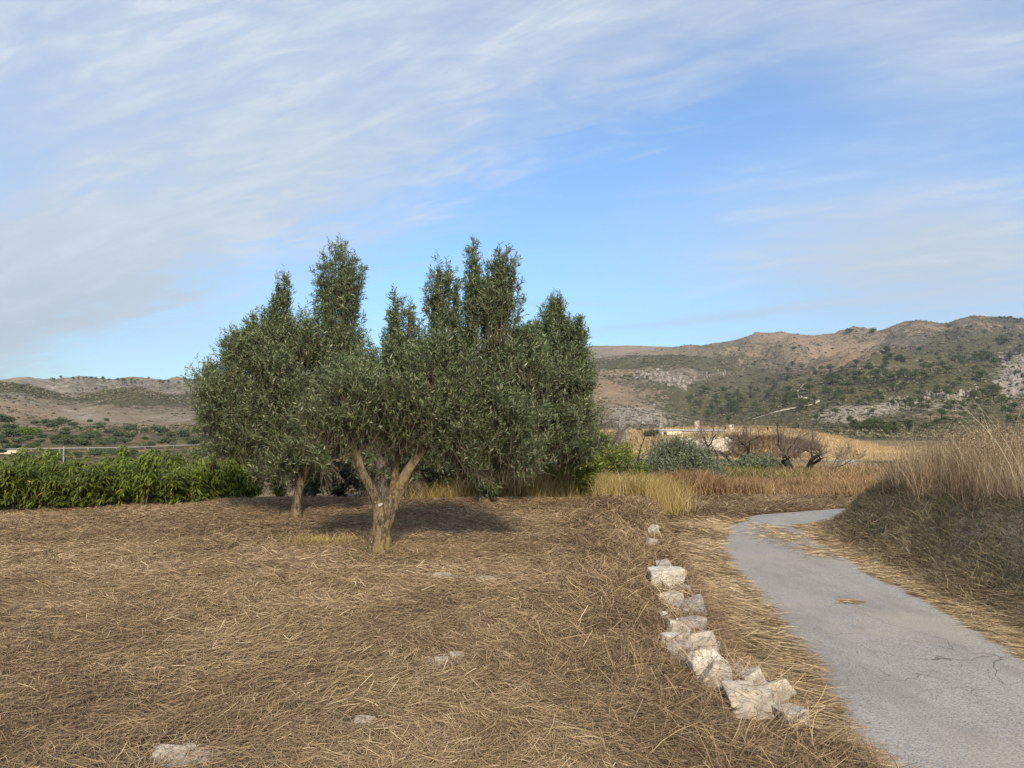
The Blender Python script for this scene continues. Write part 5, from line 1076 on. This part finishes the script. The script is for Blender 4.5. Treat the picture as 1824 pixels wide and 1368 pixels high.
# cables
def cable(label, pts, marks):
    P_ = np.array([at(*q) for q in pts]); o0 = P_[0].copy(); ro = empty('power_cable', o0); tag(ro, label, 'cable'); V, Fc = sweep(P_ - o0, [.012 * q[2] / 60 for q in pts], 4, 0, 1, 8); mk('wire', V, Fc, M_cable, ro)
    for (px, py, Y) in marks:
        c = at(px, py, Y) - o0; s = Y / F
        V, Fc = prisms([c + [0, 0, .5 * s]], [c - [0, 0, 5.5 * s]], 1.1 * s, 1.1 * s, 5); mk('marker', V, Fc, M_cable, ro)
cable('upper black power cable with small hanging markers crossing in front of the right hillside', [(1122, 727, 92), (1250, 748, 88), (1380, 757, 84), (1500, 755, 80), (1620, 750, 76), (1740, 745, 72), (1900, 735, 68)], [(1422, 757, 82.5), (1446, 756.5, 81.7), (1593, 751.5, 77), (1746, 744.5, 71.8)])
cable('lower black power cable sagging just above the top of the golden knoll', [(1122, 729, 92), (1250, 757, 84), (1370, 761, 78), (1480, 761, 72), (1600, 759, 66), (1740, 755, 60), (1900, 748, 56)], [(1367, 761, 78.2), (1292, 759.5, 82), (1524, 760, 70)])
# far road with guard rail at the left
Yr = 108
def far_z(x, y): return terrain(x, y) + .35
px = np.linspace(-300, 360, 14); Yl = np.interp(px, [-300, 0, 240, 360], [98, 102, 112, 122])
Lp = np.stack([(px - CX) / F * (Yl + 5), Yl + 5], 1); Rp = np.stack([(px - CX) / F * Yl, Yl], 1)
zr = lambda px_, Y_: at(px_, np.interp(px_, [-300, 0, 240, 300, 360], [806, 806, 802, 799, 797]), Y_)[..., 2]
ribbon('far_road', Lp, Rp, lambda x, y: np.array(zr(CX + F * x / y, y)) + .12, M_farroad, nx=4, ragged=0, length=60)
emb = []; 
for a0, a1 in zip(range(0, 13), range(1, 14)):
    pass
xx = Rp[:, 0]; yy_ = Rp[:, 1]; zt_ = zr(px, yy_) + .12; V = np.concatenate([np.stack([xx, yy_ - .01, zt_ - .01], 1), np.stack([xx, yy_ - 3.5, zt_ - 3], 1)]); n = len(xx); i = np.arange(n - 1); o = mk('road_embankment', V, np.stack([i, i + 1, n + i + 1, n + i], 1), M_mid, None, True, mask=np.tile([.6, .1, .3], (2 * n, 1))); o['kind'] = 'structure'
ra = empty('guard_rail', (xx[0], yy_[0], zt_[0])); tag(ra, 'pale steel guard rail along the far road at the left', 'guard rail'); o0 = np.array(ra.location)
Pt = np.stack([xx, yy_ + .3, zt_ + .30], 1) - o0
V, Fc = prisms(Pt[:-1], Pt[1:], .06, .06, 4); mk('rail', V, Fc, M_steel, ra)
for q in range(0, 14): V, Fc = prisms([Pt[q] - [0, 0, .7]], [Pt[q] + [0, 0, .1]], .06, .06, 4); mk('post', V, Fc, M_steel, ra)
pw = yon(16, 806, 96); V, Fc = boxes([(0, 0, -.2, 3.2, .4, .8, 0), (0, -.02, .24, 3.4, .5, .08, 0)]); o = mk('parapet', V, Fc, M_cream); o.location = pw; tag(o, 'short cream parapet beside the far road at the left edge', 'parapet')
pp = yon(113, 822, 60); V, Fc = sweep([(0, 0, -1.5), (0, 0, .5), (0, 0, 1.15)], [.05, .05, .045], 6, 0, 1, 2); o = mk('pole', V, Fc, M_steel); o.location = pp; tag(o, 'thin grey pole standing up from behind the green saplings', 'pole')
# winding track up the hill
tp = [(1340, 748), (1360, 741), (1385, 734), (1400, 731), (1425, 726), (1445, 722), (1456, 718), (1458, 716), (1450, 713), (1436, 710), (1424, 707), (1418, 703), (1421, 697), (1426, 692), (1431, 686), (1434, 684)]
T = np.array(tp, float); tt = np.linspace(0, len(tp) - 1, 260); pxs = np.interp(tt, np.arange(len(tp)), T[:, 0]); pys = np.interp(tt, np.arange(len(tp)), T[:, 1]); pt, ok = hit(pxs, pys, 230); pt = pt[ok]
for _ in range(14): pt[1:-1] = .25 * pt[:-2] + .5 * pt[1:-1] + .25 * pt[2:]
tg = nrm(np.gradient(pt[:, :2], axis=0)); nr_ = np.stack([tg[:, 1], -tg[:, 0]], 1) * .9; A1, B1 = pt[:, :2] + nr_, pt[:, :2] - nr_
V = np.concatenate([np.c_[A1, terrain(*A1.T) + .25], np.c_[B1, terrain(*B1.T) + .25]]); n = len(pt); i = np.arange(n - 1); o = mk('hill_track', V, np.stack([i, i + 1, n + i + 1, n + i], 1), M_track); o['kind'] = 'structure'

# ---------------------------------------------------------------- air
HAZE = 0.00014
if HAZE:
    m, w = new_mat('haze'); pv = w.n('ShaderNodeVolumePrincipled', {'Density': HAZE, 'Color': (.80, .87, 1, 1), 'Anisotropy': .3}); o_ = w.n('ShaderNodeOutputMaterial'); w.t.links.new(pv.outputs[0], o_.inputs['Volume'])
    V, Fc = boxes([(0, 0, 195, 7400, 7400, 440, 0)]); o = mk('haze', V, Fc, m); o['kind'] = 'stuff'
